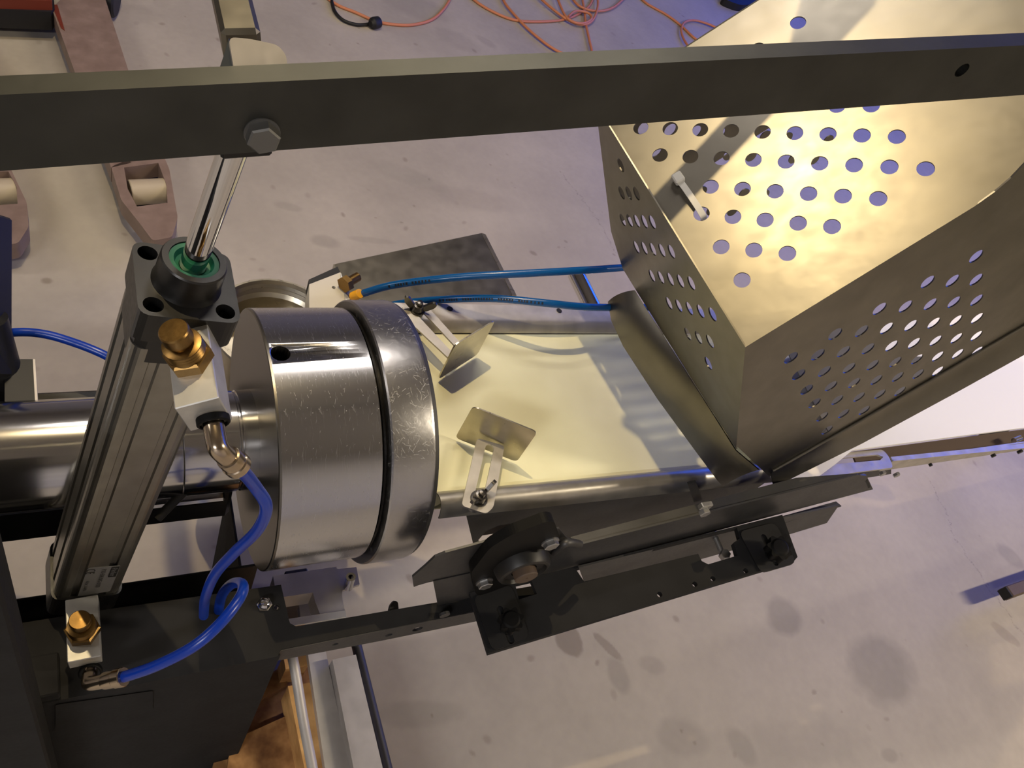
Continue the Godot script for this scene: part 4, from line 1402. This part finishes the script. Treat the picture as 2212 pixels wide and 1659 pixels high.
	for q in [[Vector3(0.9758, 0.8124, -0.4075), Vector3(0.9867, 0.7858, -0.4041)], [Vector3(1.1034, 0.9145, -0.4287), Vector3(1.1334, 0.8682, -0.4233)], [Vector3(1.2272, 1.0161, -0.4497), Vector3(1.279, 0.9692, -0.4453)], [Vector3(1.3316, 1.1023, -0.4675), Vector3(1.3939, 1.0546, -0.4634)], [Vector3(1.4623, 1.2131, -0.4902), Vector3(1.5372, 1.1668, -0.4869)]]:
		hi.append(q[0])
		lo.append(q[1] + nf * 0.016)
	loft(st, hi, lo, -nf * 0.004, nf + Vector3.UP)
	part("lip", st, mats.hood, o, "turned out lower edge")
	st = start()
	var bead = []
	for q in hi:
		bead.append(q + nf * 0.0015)
	tube(st, bead, 0.0032, 10)
	part("lip_bend", st, mats.hood, o)
	st = start()
	slab(st, [Vector3(1.1711, 0.81, -0.6652), Vector3(1.3485, 0.81, -0.7221), Vector3(1.4803, 0.81, -0.7203), Vector3(1.4087, 0.81, -0.6247), Vector3(1.5367, 0.81, -0.6195), Vector3(1.5173, 0.81, -0.5668), Vector3(1.4115, 0.81, -0.5201), Vector3(1.1505, 0.81, -0.4491)], Vector3.UP, 0.002)
	part("hole_backing", st, mats.inner_grey, o)  # grey sheet placed inside so the front holes look grey
	st = start()
	loft(st, [Vector3(0.8026, 0.8936, -0.7225), Vector3(0.8062, 0.8932, -0.6943), Vector3(0.8141, 0.8923, -0.6334), Vector3(0.8271, 0.8908, -0.5325), Vector3(0.8375, 0.8898, -0.4513), Vector3(0.8428, 0.8888, -0.4122), Vector3(0.828, 0.925, -0.3594)], [Vector3(0.7966, 0.83, -0.7522), Vector3(0.7896, 0.825, -0.7152), Vector3(0.7979, 0.815, -0.667), Vector3(0.8295, 0.8, -0.5673), Vector3(0.8648, 0.787, -0.4784), Vector3(0.8893, 0.778, -0.4201), Vector3(0.8972, 0.776, -0.4074)], Vector3(-0.007, 0.005, 0), nl, 12)
	part("skirt", st, mats.hood, o, "curved plain skirt along the foot of the end panel")

	# cable tie through one of the holes
	o = thing("cable_tie", "white nylon cable tie looped through a hole in the hood", "cable tie", Vector3(0.7171, 1.1497, -0.654))
	st = start()
	var a: Vector3 = Vector3(0.7112, 1.1503, -0.6867) + nt * 0.008
	var b: Vector3 = Vector3(0.7207, 1.1478, -0.6252)
	var d = (b - a - nt * (b - a).dot(nt)).normalized()
	var e = nt.cross(d)
	block(st, a, Basis(d, e, nt).orthonormalized(), Vector3(0.0155, 0.0135, 0.010), 0.0018)
	part("head", st, mats.nylon, o)
	st = start()
	var strip = []
	for q in [a - nt * 0.001, a.lerp(b, 0.35) + nt * 0.003, a.lerp(b, 0.7) + nt * 0.0045, b + nt * 0.003, b + d * 0.003 - nt * 0.004, b - nt * 0.014]:
		strip.append(q - e * 0.0042)
	extrude(st, path(strip, 6), e * 0.0084, 0.0014)
	part("strap", st, mats.nylon, o)

# ---------------------------------------------------------------- the conveyor beyond the hood
func far_conveyor() -> void:
	var o = thing("outfeed_conveyor", "second conveyor with a wide white belt leaving to the right beyond the hood", "conveyor", Vector3(1.5, 0.7, -0.6))
	var st = start()
	slab(st, [Vector3(1.0096, 0.775, -0.4066), Vector3(1.1112, 0.775, -0.401), Vector3(1.1729, 0.775, -0.4222), Vector3(1.2298, 0.775, -0.4435), Vector3(1.3035, 0.775, -0.4442), Vector3(1.7649, 0.775, -0.4452), Vector3(2.3277, 0.775, -0.4476), Vector3(2.8446, 0.775, -0.8206), Vector3(1.2595, 0.775, -0.7402), Vector3(0.9851, 0.775, -0.6792)], Vector3.UP, 0.004)
	part("belt", st, mats.belt_white, o, "white flat belt")
	# front rail: a box section with a blue-lit top
	var zb: float = -0.4235
	st = start()
	slab(st, [Vector3(1.3334, 0.762, -0.4257), Vector3(1.7509, 0.762, -0.4149), Vector3(2.2857, 0.762, -0.4), Vector3(2.2693, 0.762, -0.3882), Vector3(1.7398, 0.762, -0.4045), Vector3(1.3325, 0.762, -0.4166)], Vector3.UP, 0.003)
	slab(st, [Vector3(1.3325, 0.762, -0.4166), Vector3(2.2693, 0.762, -0.3882), Vector3(2.2693, 0.762, -0.3882) - Vector3(0, 0.038, 0), Vector3(1.3325, 0.762, -0.4166) - Vector3(0, 0.038, 0)], Vector3.BACK, 0.003)
	part("front_rail", st, mats.rail_steel, o)
	for q in [[Vector3(1.4522, 0.745, -0.4085), 0.0035], [Vector3(1.6558, 0.745, -0.3986), 0.005], [Vector3(1.7494, 0.745, -0.3944), 0.006]]:
		st = start()
		lathe(st, Vector3(q[0].x, q[0].y, -0.4077 + 0.004), Vector3.BACK, [Vector2(q[1], -0.004), Vector2(q[1], 0.001), Vector2(0, 0.0012)], 16)
		part("rail_screw", st, mats.black_paint, o)
	# link plate with a long slot
	st = start()
	slab(st, rounded([Vector3(1.0891, 0.764, -0.4007), Vector3(1.1878, 0.764, -0.4418), Vector3(1.2173, 0.764, -0.4456), Vector3(1.3222, 0.764, -0.442), Vector3(1.3265, 0.764, -0.4262), Vector3(1.3203, 0.764, -0.4026), Vector3(1.2205, 0.764, -0.4041)], 0.008), Vector3.UP, 0.004, [[Vector3(1.176, 0.764, -0.4255), Vector3(1.1979, 0.764, -0.4358), Vector3(1.2995, 0.764, -0.4331), Vector3(1.3113, 0.764, -0.4268), Vector3(1.2989, 0.764, -0.421)]])
	part("slotted_link", st, mats.rail_steel, o, "slotted link plate at the start of the rail")
	st = start()
	slab(st, [Vector3(1.1773, 0.7094, -0.425), Vector3(1.3898, 0.7092, -0.425), Vector3(1.4188, 0.6816, -0.425), Vector3(1.2042, 0.6791, -0.425)], Vector3.BACK, 0.003)
	part("link_side", st, mats.frame_steel, o)
	for q in [Vector3(1.3582, 0.7095, -0.42), Vector3(1.4173, 0.6923, -0.42), Vector3(1.2972, 0.711, -0.42)]:
		st = start()
		hexagon(st, q, Vector3.BACK, 0.007, 0.006, 0.2)
		part("link_bolt", st, mats.zinc, o)
	# inside frame seen in the gap between belt and rail
	st = start()
	slab(st, [Vector3(1.3241, 0.7, -0.4758), Vector3(2.509, 0.7, -0.4786), Vector3(2.4193, 0.7, -0.4138), Vector3(1.3185, 0.7, -0.4509)], Vector3.UP, 0.004)
	part("bed_plate", st, mats.leg_brown, o)
	st = start()
	rod(st, Vector3(1.7832, 0.73, -0.4389), Vector3(1.8119, 0.73, -0.4434), 0.006, 16)
	part("roller_pin", st, mats.polished, o)
	for x in [1.75, 2.9]:
		st = start()
		box(st, Vector3(x, 0.0, -0.80), Vector3(x + 0.04, 0.70, -0.76), 0.003)
		part("leg", st, mats.frame_steel, o)

# ---------------------------------------------------------------- behind the head
func behind() -> void:
	var o = thing("steel_tray", "flat dull steel tray plate standing out behind the back rail with a bright right edge", "steel tray", Vector3(0.5934, 0.62, -1.0075))
	var st = start()
	slab(st, rounded([Vector3(0.4143, 0.62, -1.0255), Vector3(0.7535, 0.62, -1.1256), Vector3(0.7673, 0.62, -0.9522), Vector3(0.5569, 0.62, -0.942), Vector3(0.4297, 0.62, -0.8928)], 0.006, 3), Vector3.UP, 0.003)
	part("tray_top", st, mats.tray_steel, o)
	st = start()
	slab(st, [Vector3(0.7509, 0.6205, -1.125), Vector3(0.7595, 0.6205, -1.1214), Vector3(0.7739, 0.6205, -0.9506), Vector3(0.7648, 0.6205, -0.9518)], Vector3.UP, 0.010)
	part("right_edge", st, mats.bright_steel, o, "bright folded right edge")
	st = start()
	slab(st, [Vector3(0.4086, 0.6203, -1.0101), Vector3(0.4155, 0.6203, -1.0276), Vector3(0.4206, 0.6203, -1.0011), Vector3(0.4161, 0.6203, -0.9919)], Vector3.UP, 0.010)
	part("left_edge", st, mats.bright_steel, o)
	st = start()
	slab(st, [Vector3(0.7673, 0.617, -0.9549), Vector3(0.5576, 0.617, -0.9412), Vector3(0.5576, 0.617, -0.9412) - Vector3(0, 0.02, 0), Vector3(0.7673, 0.617, -0.9549) - Vector3(0, 0.02, 0)], Vector3.BACK, 0.003)
	part("front_edge", st, mats.frame_steel, o)
	st = start()
	box(st, Vector3(0.5709, 0.62, -0.995) + Vector3(-0.02, -0.62, -0.02), Vector3(0.5709, 0.62, -0.995) + Vector3(0.02, -0.004, 0.02), 0.002)
	part("post", st, mats.frame_steel, o)

	o = thing("valve_block", "white plastic valve block with a black strip and a brass fitting behind the drum", "valve block", Vector3(0.3541, 0.72, -0.8594))
	st = start()
	slab(st, [Vector3(0.3272, 0.72, -0.8852), Vector3(0.3842, 0.72, -0.9129), Vector3(0.3941, 0.72, -0.8475), Vector3(0.3878, 0.72, -0.8005), Vector3(0.3087, 0.72, -0.7833)], Vector3.UP, 0.04, [circle(Vector3(0.3664, 0.72, -0.8786), Vector3.UP, 0.0032, 14)])
	part("block_body", st, mats.white_block, o)
	st = start()
	slab(st, [Vector3(0.3282, 0.7203, -0.8951), Vector3(0.3819, 0.7203, -0.9252), Vector3(0.3841, 0.7203, -0.9126), Vector3(0.3271, 0.7203, -0.885)], Vector3.UP, 0.03)
	part("black_strip", st, mats.black_paint, o)
	st = start()
	var a: Vector3 = Vector3(0.3779, 0.735, -0.8704)
	var b: Vector3 = Vector3(0.3979, 0.735, -0.8839)
	hexagon(st, a, b - a, 0.014, 0.012)
	lathe(st, a, b - a, [Vector2(0.010, 0.012), Vector2(0.008, 0.014), Vector2(0.008, 0.034), Vector2(0.0, 0.034)], 20)
	part("brass_fitting", st, mats.brass, o, "brass hose fitting")
	st = start()
	slab(st, [Vector3(0.3848, 0.7215, -0.9095), Vector3(0.3859, 0.7215, -0.8583), Vector3(0.3866, 0.7215, -0.8433), Vector3(0.3789, 0.7215, -0.8433), Vector3(0.3828, 0.7215, -0.9073)], Vector3.UP, 0.01)
	part("side_strip", st, mats.aluminium, o)
	st = start()
	box(st, Vector3(0.3757, 0.66, -0.8911) + Vector3(-0.015, -0.66, -0.015), Vector3(0.3757, 0.66, -0.8911) + Vector3(0.015, 0.0, 0.015), 0.002)
	part("post", st, mats.frame_steel, o)

	o = thing("hose_ferrule", "small yellow ferrule at the start of the higher teal hose", "ferrule", Vector3(0.3936, 0.7368, -0.8479))
	st = start()
	rod(st, Vector3(0.3909, 0.728, -0.8516), Vector3(0.3982, 0.7442, -0.8444), 0.0078, 20)
	part("ferrule_ring", st, mats.yellow_cap, o)

	o = thing("chrome_bar", "short shiny chrome bar sticking out behind the back rail between the two hoses", "steel bar", Vector3(0.9356, 0.62, -0.9492))
	st = start()
	rod(st, Vector3(0.9407, 0.62, -1.0124), Vector3(0.9443, 0.62, -0.8536), 0.0185, 40)
	rod(st, Vector3(0.9443, 0.62, -0.8536), Vector3(0.9443 + 0.01, 0.62, -0.77), 0.012, 24)
	part("bar", st, mats.chrome, o)

# ---------------------------------------------------------------- under the head: bracket, base rails, pallet
func below() -> void:
	var o = thing("slotted_block", "pale galvanised block with a square cut-out below the drum, beside the dark channel", "steel block", Vector3(0.3269, 0.36, -0.4939))
	var st = start()
	slab(st, [Vector3(0.2649, 0.36, -0.5437), Vector3(0.3746, 0.36, -0.5426), Vector3(0.372, 0.36, -0.4422), Vector3(0.3333, 0.36, -0.444), Vector3(0.3262, 0.36, -0.4857), Vector3(0.3254, 0.36, -0.5026), Vector3(0.2739, 0.36, -0.5036), Vector3(0.2639, 0.36, -0.4889)], Vector3.UP, 0.05)
	part("block_top", st, mats.galvanised, o)
	st = start()
	slab(st, [Vector3(0.2763, 0.362, -0.4639), Vector3(0.3731, 0.362, -0.4611), Vector3(0.3729, 0.362, -0.4487), Vector3(0.2773, 0.362, -0.4517)], Vector3.UP, 0.004)
	part("lit_edge", st, mats.white_block, o)  # edge catching light, its brightness put into a white colour
	st = start()
	slab(st, [Vector3(0.312, 0.3, -0.5067), Vector3(0.3392, 0.3, -0.5077), Vector3(0.3378, 0.3, -0.4778), Vector3(0.3101, 0.3, -0.4772)], Vector3.UP, 0.02)
	part("inner_step", st, mats.galvanised, o)
	st = start()
	slab(st, [Vector3(0.3556, 0.345, -0.5454), Vector3(0.4139, 0.345, -0.5419), Vector3(0.4127, 0.345, -0.509), Vector3(0.3804, 0.345, -0.5034), Vector3(0.3762, 0.345, -0.4911)], Vector3.UP, 0.008)
	part("side_lug", st, mats.galvanised, o)
	st = start()
	pipe(st, Vector3(0.3913, 0.345, -0.5075), Vector3(0.3898, 0.38, -0.5118), 0.0085, 0.004)
	part("hollow_stud", st, mats.polished, o, "hollow bright stud")
	st = start()
	box(st, Vector3(0.3138, 0.3, -0.5457) + Vector3(-0.02, -0.17, -0.02), Vector3(0.3138, 0.3, -0.5457) + Vector3(0.02, 0.02, 0.02), 0.002)
	part("post", st, mats.frame_steel, o)
	o = thing("round_stop", "small dark rounded tongue peeping over the channel's rear edge", "steel tongue", Vector3(0.4101, 0.5, -0.4039))
	st = start()
	slab(st, rounded([Vector3(0.3782, 0.56, -0.3728), Vector3(0.3837, 0.56, -0.3892), Vector3(0.391, 0.56, -0.3952), Vector3(0.3959, 0.56, -0.3914), Vector3(0.3955, 0.56, -0.3724)], 0.005), Vector3(0, 0.9, 0.43), 0.006)
	part("tongue", st, mats.frame_steel, o)

	# base rails of the stand, lying low over the pallet
	o = thing("base_rails", "two galvanised base rails running towards the viewer beside the pallet", "steel rails", Vector3(0.4004, 0.17, -0.343))
	st = start()
	slab(st, [Vector3(0.3409, 0.17, -0.464), Vector3(0.374, 0.17, -0.4635), Vector3(0.3783, 0.17, 0.0616), Vector3(0.324, 0.17, 0.0436)], Vector3.UP, 0.02)
	part("flat_rail", st, mats.galvanised, o)
	st = start()
	slab(st, [Vector3(0.3755, 0.2, -0.4289), Vector3(0.4203, 0.2, -0.4291), Vector3(0.4306, 0.2, 0.0801), Vector3(0.3737, 0.2, 0.0613)], Vector3.UP, 0.05)
	part("tube_rail", st, mats.galvanised, o)
	st = start()
	tube(st, [Vector3(0.4361, 0.16, -0.4662), Vector3(0.4523, 0.16, 0.0856)], 0.010, 16)
	part("rail_rod", st, mats.frame_steel, o)
	o = thing("grey_pipe", "thin blue-grey conduit crossing over the pallet timber", "pipe", Vector3(0.2884, 0.3, -0.332))
	st = start()
	tube(st, path([Vector3(0.2787, 0.32, -0.4405), Vector3(0.284, 0.31, -0.3991), Vector3(0.2873, 0.29, -0.3126), Vector3(0.2905, 0.28, -0.2135), Vector3(0.2923, 0.26, 0.002)]), 0.0085, 16)
	part("conduit", st, mats.galvanised, o)

	o = thing("pallet", "wooden pallet with pale sawn timbers at the bottom edge under the machine", "pallet", Vector3(0.3123, 0, -0.3673))
	var boards = [
		[[Vector3(0.2993, 0.15, -0.4126), Vector3(0.343, 0.15, -0.4097), Vector3(0.3282, 0.15, 0.0442), Vector3(0.3129, 0.15, 0.0391)], 0.09, "wood"],
		[[Vector3(0.3004, 0.15, -0.4705), Vector3(0.3448, 0.15, -0.4675), Vector3(0.3422, 0.15, -0.4431), Vector3(0.3002, 0.15, -0.4434)], 0.09, "wood"],
		[[Vector3(0.3209, 0.15, -0.5532), Vector3(0.3511, 0.15, -0.5475), Vector3(0.3475, 0.15, -0.4923), Vector3(0.3155, 0.15, -0.4943)], 0.09, "wood"],
		[[Vector3(0.201, 0.07, -0.3597), Vector3(0.3149, 0.07, -0.3827), Vector3(0.3247, 0.07, 0.0397), Vector3(0.1041, 0.07, -0.0333)], 0.02, "wood_worn"],
		[[Vector3(0.2276, 0.07, -0.4376), Vector3(0.3123, 0.07, -0.4725), Vector3(0.315, 0.07, -0.4356), Vector3(0.2587, 0.07, -0.4183)], 0.02, "wood_worn"]]
	for k in boards:
		st = start()
		slab(st, k[0], Vector3.UP, k[1])
		part("plank", st, mats[k[2]], o)
	st = start()
	slab(st, [Vector3(0.1983, 0.045, -0.4518), Vector3(0.4023, 0.045, -0.4998), Vector3(0.3641, 0.045, 0.0649), Vector3(0.0901, 0.045, -0.0143)], Vector3.UP, 0.045)
	part("skid", st, mats.wood_worn, o)

# ---------------------------------------------------------------- on the floor
func floor_things() -> void:
	# pallet jack: two forks with load rollers
	var o = thing("pallet_jack", "worn brownish red pallet jack with two forks lying on the floor at the top left", "pallet jack", Vector3(0.0943, 0, -2.3025))
	var st = start()
	slab(st, [Vector3(-0.0393, 0.09, -2.5598), Vector3(0.0665, 0.09, -2.7922), Vector3(0.1075, 0.09, -2.674), Vector3(0.1556, 0.09, -2.2803), Vector3(0.2112, 0.09, -1.9578), Vector3(0.134, 0.09, -1.8872), Vector3(0.0844, 0.09, -1.863), Vector3(0.0154, 0.09, -2.2399)], Vector3.UP, 0.05)
	part("fork", st, mats.jack_paint, o)
	st = start()
	slab(st, rounded([Vector3(0.0846, 0.09, -1.8667), Vector3(0.1016, 0.09, -1.7407), Vector3(0.1377, 0.09, -1.6618), Vector3(0.1654, 0.09, -1.5973), Vector3(0.2126, 0.09, -1.6128), Vector3(0.2327, 0.09, -1.6851), Vector3(0.2288, 0.09, -1.872), Vector3(0.2118, 0.09, -1.9657)], 0.01), Vector3.UP, 0.05, [[Vector3(0.1158, 0.09, -1.8666), Vector3(0.2026, 0.09, -1.8954), Vector3(0.2162, 0.09, -1.8078), Vector3(0.2126, 0.09, -1.7394), Vector3(0.1373, 0.09, -1.7195), Vector3(0.1196, 0.09, -1.7842)]])
	part("fork_tip", st, mats.jack_paint, o)
	st = start()
	rod(st, Vector3(0.1258, 0.055, -1.8089), Vector3(0.2213, 0.055, -1.8249), 0.034, 32)
	part("load_roller", st, mats.roller_nylon, o, "pale nylon load roller")
	st = start()
	slab(st, [Vector3(0.1208, 0.02, -1.9478), Vector3(0.2114, 0.02, -1.9778), Vector3(0.2239, 0.02, -1.8115), Vector3(0.1359, 0.02, -1.7865)], Vector3.UP, 0.01)
	part("roller_well_shade", st, mats.rubber, o)  # black sheet under the opening stands for its shade
	st = start()
	slab(st, rounded([Vector3(-0.2518, 0.09, -1.803), Vector3(-0.1445, 0.09, -1.8369), Vector3(-0.1092, 0.09, -1.7132), Vector3(-0.1059, 0.09, -1.6305), Vector3(-0.127, 0.09, -1.5756), Vector3(-0.1821, 0.09, -1.5582), Vector3(-0.2199, 0.09, -1.6388)], 0.01), Vector3.UP, 0.05, [[Vector3(-0.2237, 0.09, -1.8111), Vector3(-0.1484, 0.09, -1.8227), Vector3(-0.1306, 0.09, -1.7673), Vector3(-0.1287, 0.09, -1.7084), Vector3(-0.2026, 0.09, -1.6929)]])
	part("fork_tip", st, mats.jack_paint, o)
	st = start()
	rod(st, Vector3(-0.2174, 0.055, -1.7745), Vector3(-0.1335, 0.055, -1.7887), 0.034, 32)
	part("load_roller", st, mats.roller_nylon, o, "pale nylon load roller")
	st = start()
	slab(st, [Vector3(-0.2433, 0.02, -1.8887), Vector3(-0.1528, 0.02, -1.9058), Vector3(-0.1303, 0.02, -1.783), Vector3(-0.221, 0.02, -1.7625)], Vector3.UP, 0.01)
	part("roller_well_shade", st, mats.rubber, o)  # dark sheet for the shade below the second opening
	st = start()
	slab(st, [Vector3(-0.4077, 0.09, -2.4474), Vector3(-0.3201, 0.09, -2.6117), Vector3(-0.224, 0.09, -1.8228), Vector3(-0.1465, 0.09, -1.8435), Vector3(-0.1799, 0.09, -2.1989), Vector3(-0.2131, 0.09, -2.2843)], Vector3.UP, 0.05)
	part("fork", st, mats.jack_paint, o)
	st = start()
	slab(st, [Vector3(-0.3863, 0.1, -2.4597), Vector3(-0.0419, 0.1, -2.5239), Vector3(-0.0317, 0.1, -2.5508), Vector3(-0.0353, 0.1, -2.7401), Vector3(-0.3948, 0.1, -2.617)], Vector3.UP, 0.06)
	part("cross_beam", st, mats.rubber, o)
	st = start()
	slab(st, [Vector3(-0.3811, 0.13, -2.4523), Vector3(-0.0376, 0.13, -2.5344), Vector3(-0.0366, 0.13, -2.588), Vector3(-0.3842, 0.13, -2.5094)], Vector3.UP, 0.03)
	part("orange_frame", st, mats.jack_orange, o, "orange painted frame edge")
	st = start()
	slab(st, [Vector3(-0.0389, 0.0915, -2.5769), Vector3(-0.0241, 0.0915, -2.5813), Vector3(-0.0078, 0.0915, -2.4524), Vector3(-0.0172, 0.0915, -2.4639)], Vector3.UP, 0.01)
	part("orange_frame", st, mats.jack_orange, o, "orange painted fork edge")
	# dark foot of something at the top edge
	o = thing("dark_foot", "dark round wheel just inside the top edge beside the pallet jack", "stub", Vector3(0.1088, 0.06, -2.7105))
	st = start()
	lathe(st, Vector3(0.1133, 0.06, -2.7197), Vector3(1, 0, 0.3).normalized(), [Vector2(0.0, 0.0), Vector2(0.052, 0.0), Vector2(0.058, 0.006), Vector2(0.058, 0.03), Vector2(0.052, 0.036), Vector2(0.0, 0.036)], 32)
	part("stub", st, mats.rubber, o)
	o = thing("floor_stand", "dark rounded stand on the floor at the top edge, left of the hood", "stand", Vector3(3.6061, 0, -3.9075))
	st = start()
	slab(st, rounded([Vector3(3.327, 0.04, -3.7273), Vector3(3.4456, 0.04, -3.6888), Vector3(3.6909, 0.04, -3.7905), Vector3(4.0821, 0.04, -4.0935), Vector3(3.7058, 0.04, -4.1245)], 0.05), Vector3.UP, 0.04)
	part("stand_plate", st, mats.rubber, o)

	# orange extension cord in loose loops
	o = thing("extension_cord", "orange extension cord lying in loose loops on the floor along the top edge", "cord", Vector3(1.8968, 0, -3.1897))
	for run in [
		[Vector3(0.9026, 0.006, -3.065), Vector3(0.9182, 0.006, -3.0314), Vector3(0.9541, 0.006, -2.9977), Vector3(1.0107, 0.006, -2.9731), Vector3(1.0856, 0.006, -2.9344), Vector3(1.1587, 0.006, -2.9324), Vector3(1.243, 0.006, -2.9521), Vector3(1.3407, 0.006, -3.0115), Vector3(1.4185, 0.006, -3.1007), Vector3(1.4875, 0.006, -3.2116), Vector3(1.5647, 0.006, -3.3743)],
		[Vector3(1.5896, 0.007, -3.3436), Vector3(1.6105, 0.007, -3.2475), Vector3(1.6791, 0.007, -3.1745), Vector3(1.7779, 0.007, -3.1348), Vector3(1.9058, 0.007, -3.1559), Vector3(2.0662, 0.007, -3.215), Vector3(2.1917, 0.007, -3.2997), Vector3(2.3061, 0.007, -3.4117), Vector3(2.3986, 0.007, -3.5628)],
		[Vector3(1.7811, 0.012, -3.359), Vector3(1.7726, 0.012, -3.263), Vector3(1.7882, 0.012, -3.1837), Vector3(1.8249, 0.012, -3.0727), Vector3(1.8833, 0.012, -2.9729), Vector3(1.9404, 0.012, -2.9217), Vector3(2.0037, 0.012, -2.9093), Vector3(2.0655, 0.012, -2.9272), Vector3(2.1217, 0.012, -2.9648), Vector3(2.1507, 0.012, -3.0572), Vector3(2.1936, 0.012, -3.2086), Vector3(2.2399, 0.012, -3.3445), Vector3(2.2945, 0.012, -3.5216)],
		[Vector3(1.9694, 0.018, -3.4087), Vector3(2.0178, 0.018, -3.3004), Vector3(2.0778, 0.018, -3.2122), Vector3(2.1516, 0.018, -3.1841), Vector3(2.2424, 0.018, -3.243), Vector3(2.3448, 0.018, -3.4055), Vector3(2.4071, 0.018, -3.5892)],
		[Vector3(2.1115, 0.024, -3.4837), Vector3(2.0873, 0.024, -3.3345), Vector3(2.0788, 0.024, -3.2218), Vector3(2.1089, 0.024, -3.1817), Vector3(2.1698, 0.024, -3.191), Vector3(2.2357, 0.024, -3.247), Vector3(2.2336, 0.024, -3.2925), Vector3(2.1625, 0.024, -3.2874), Vector3(2.0945, 0.024, -3.2225)],
		[Vector3(2.1977, 0.014, -3.5079), Vector3(2.2154, 0.014, -3.3655), Vector3(2.3165, 0.014, -3.3479), Vector3(2.4448, 0.014, -3.4173), Vector3(2.5881, 0.014, -3.5601)],
		[Vector3(2.6994, 0.006, -3.6597), Vector3(2.7188, 0.006, -3.5533), Vector3(2.8167, 0.006, -3.4714), Vector3(2.8723, 0.006, -3.3863), Vector3(2.9079, 0.006, -3.2886), Vector3(2.9708, 0.006, -3.2313)],
		[Vector3(3.1634, 0.014, -3.4097), Vector3(3.0865, 0.014, -3.449), Vector3(2.9938, 0.014, -3.4577), Vector3(2.9085, 0.014, -3.4172), Vector3(2.8437, 0.014, -3.3415), Vector3(2.8085, 0.014, -3.2512), Vector3(2.8042, 0.014, -3.1629), Vector3(2.8256, 0.014, -3.0901)]]:
		st = start()
		tube(st, path(run, 8), 0.0062, 10)
		part("cord_loop", st, mats.cord, o)
	o = thing("black_plug", "black plug with a short black lead at the left end of the orange cord", "plug", Vector3(1.0879, 0, -2.9381))
	st = start()
	tube(st, path([Vector3(0.9346, 0.008, -3.0976), Vector3(0.9243, 0.008, -3.0173), Vector3(0.9234, 0.008, -2.948), Vector3(0.9463, 0.008, -2.8989), Vector3(0.9909, 0.008, -2.8836), Vector3(1.0346, 0.008, -2.8955), Vector3(1.065, 0.008, -2.9131)], 8), 0.0065, 10)
	part("lead", st, mats.rubber, o)
	st = start()
	lathe(st, Vector3(1.0467, 0.022, -2.8803), Vector3(0.0573, 0, -0.0343), [Vector2(0.0, 0.0), Vector2(0.012, 0.0), Vector2(0.022, 0.012), Vector2(0.0235, 0.02), Vector2(0.022, 0.044), Vector2(0.018, 0.048), Vector2(0.0, 0.048)], 20)
	part("plug_body", st, mats.rubber, o)
	# leg tip at the right edge
	o = thing("stand_leg", "brown wooden leg with a dark cut end entering at the right edge", "leg", Vector3(2.4675, 0.08, -0.2202))
	st = start()
	block(st, Vector3(2.5988, 0.1, -0.2456), Basis(Vector3(0.9992, 0, -0.0397), Vector3.UP, Vector3(0.0397, 0, 0.9992)), Vector3(0.4132, 0.035, 0.035), 0.003)
	part("leg_end", st, mats.leg_brown, o)
	st = start()
	block(st, Vector3(2.3899, 0.1, -0.2372), Basis(Vector3(0.9992, 0, -0.0397), Vector3.UP, Vector3(0.0397, 0, 0.9992)), Vector3(0.006, 0.032, 0.032), 0.001)
	part("dark_end", st, mats.rubber, o)
	st = start()
	box(st, Vector3(2.7554, 0.08, -0.2534) + Vector3(-0.02, -0.08, -0.02), Vector3(2.7554, 0.08, -0.2534) + Vector3(0.02, 0.012, 0.02), 0.002)
	part("foot", st, mats.rubber, o)
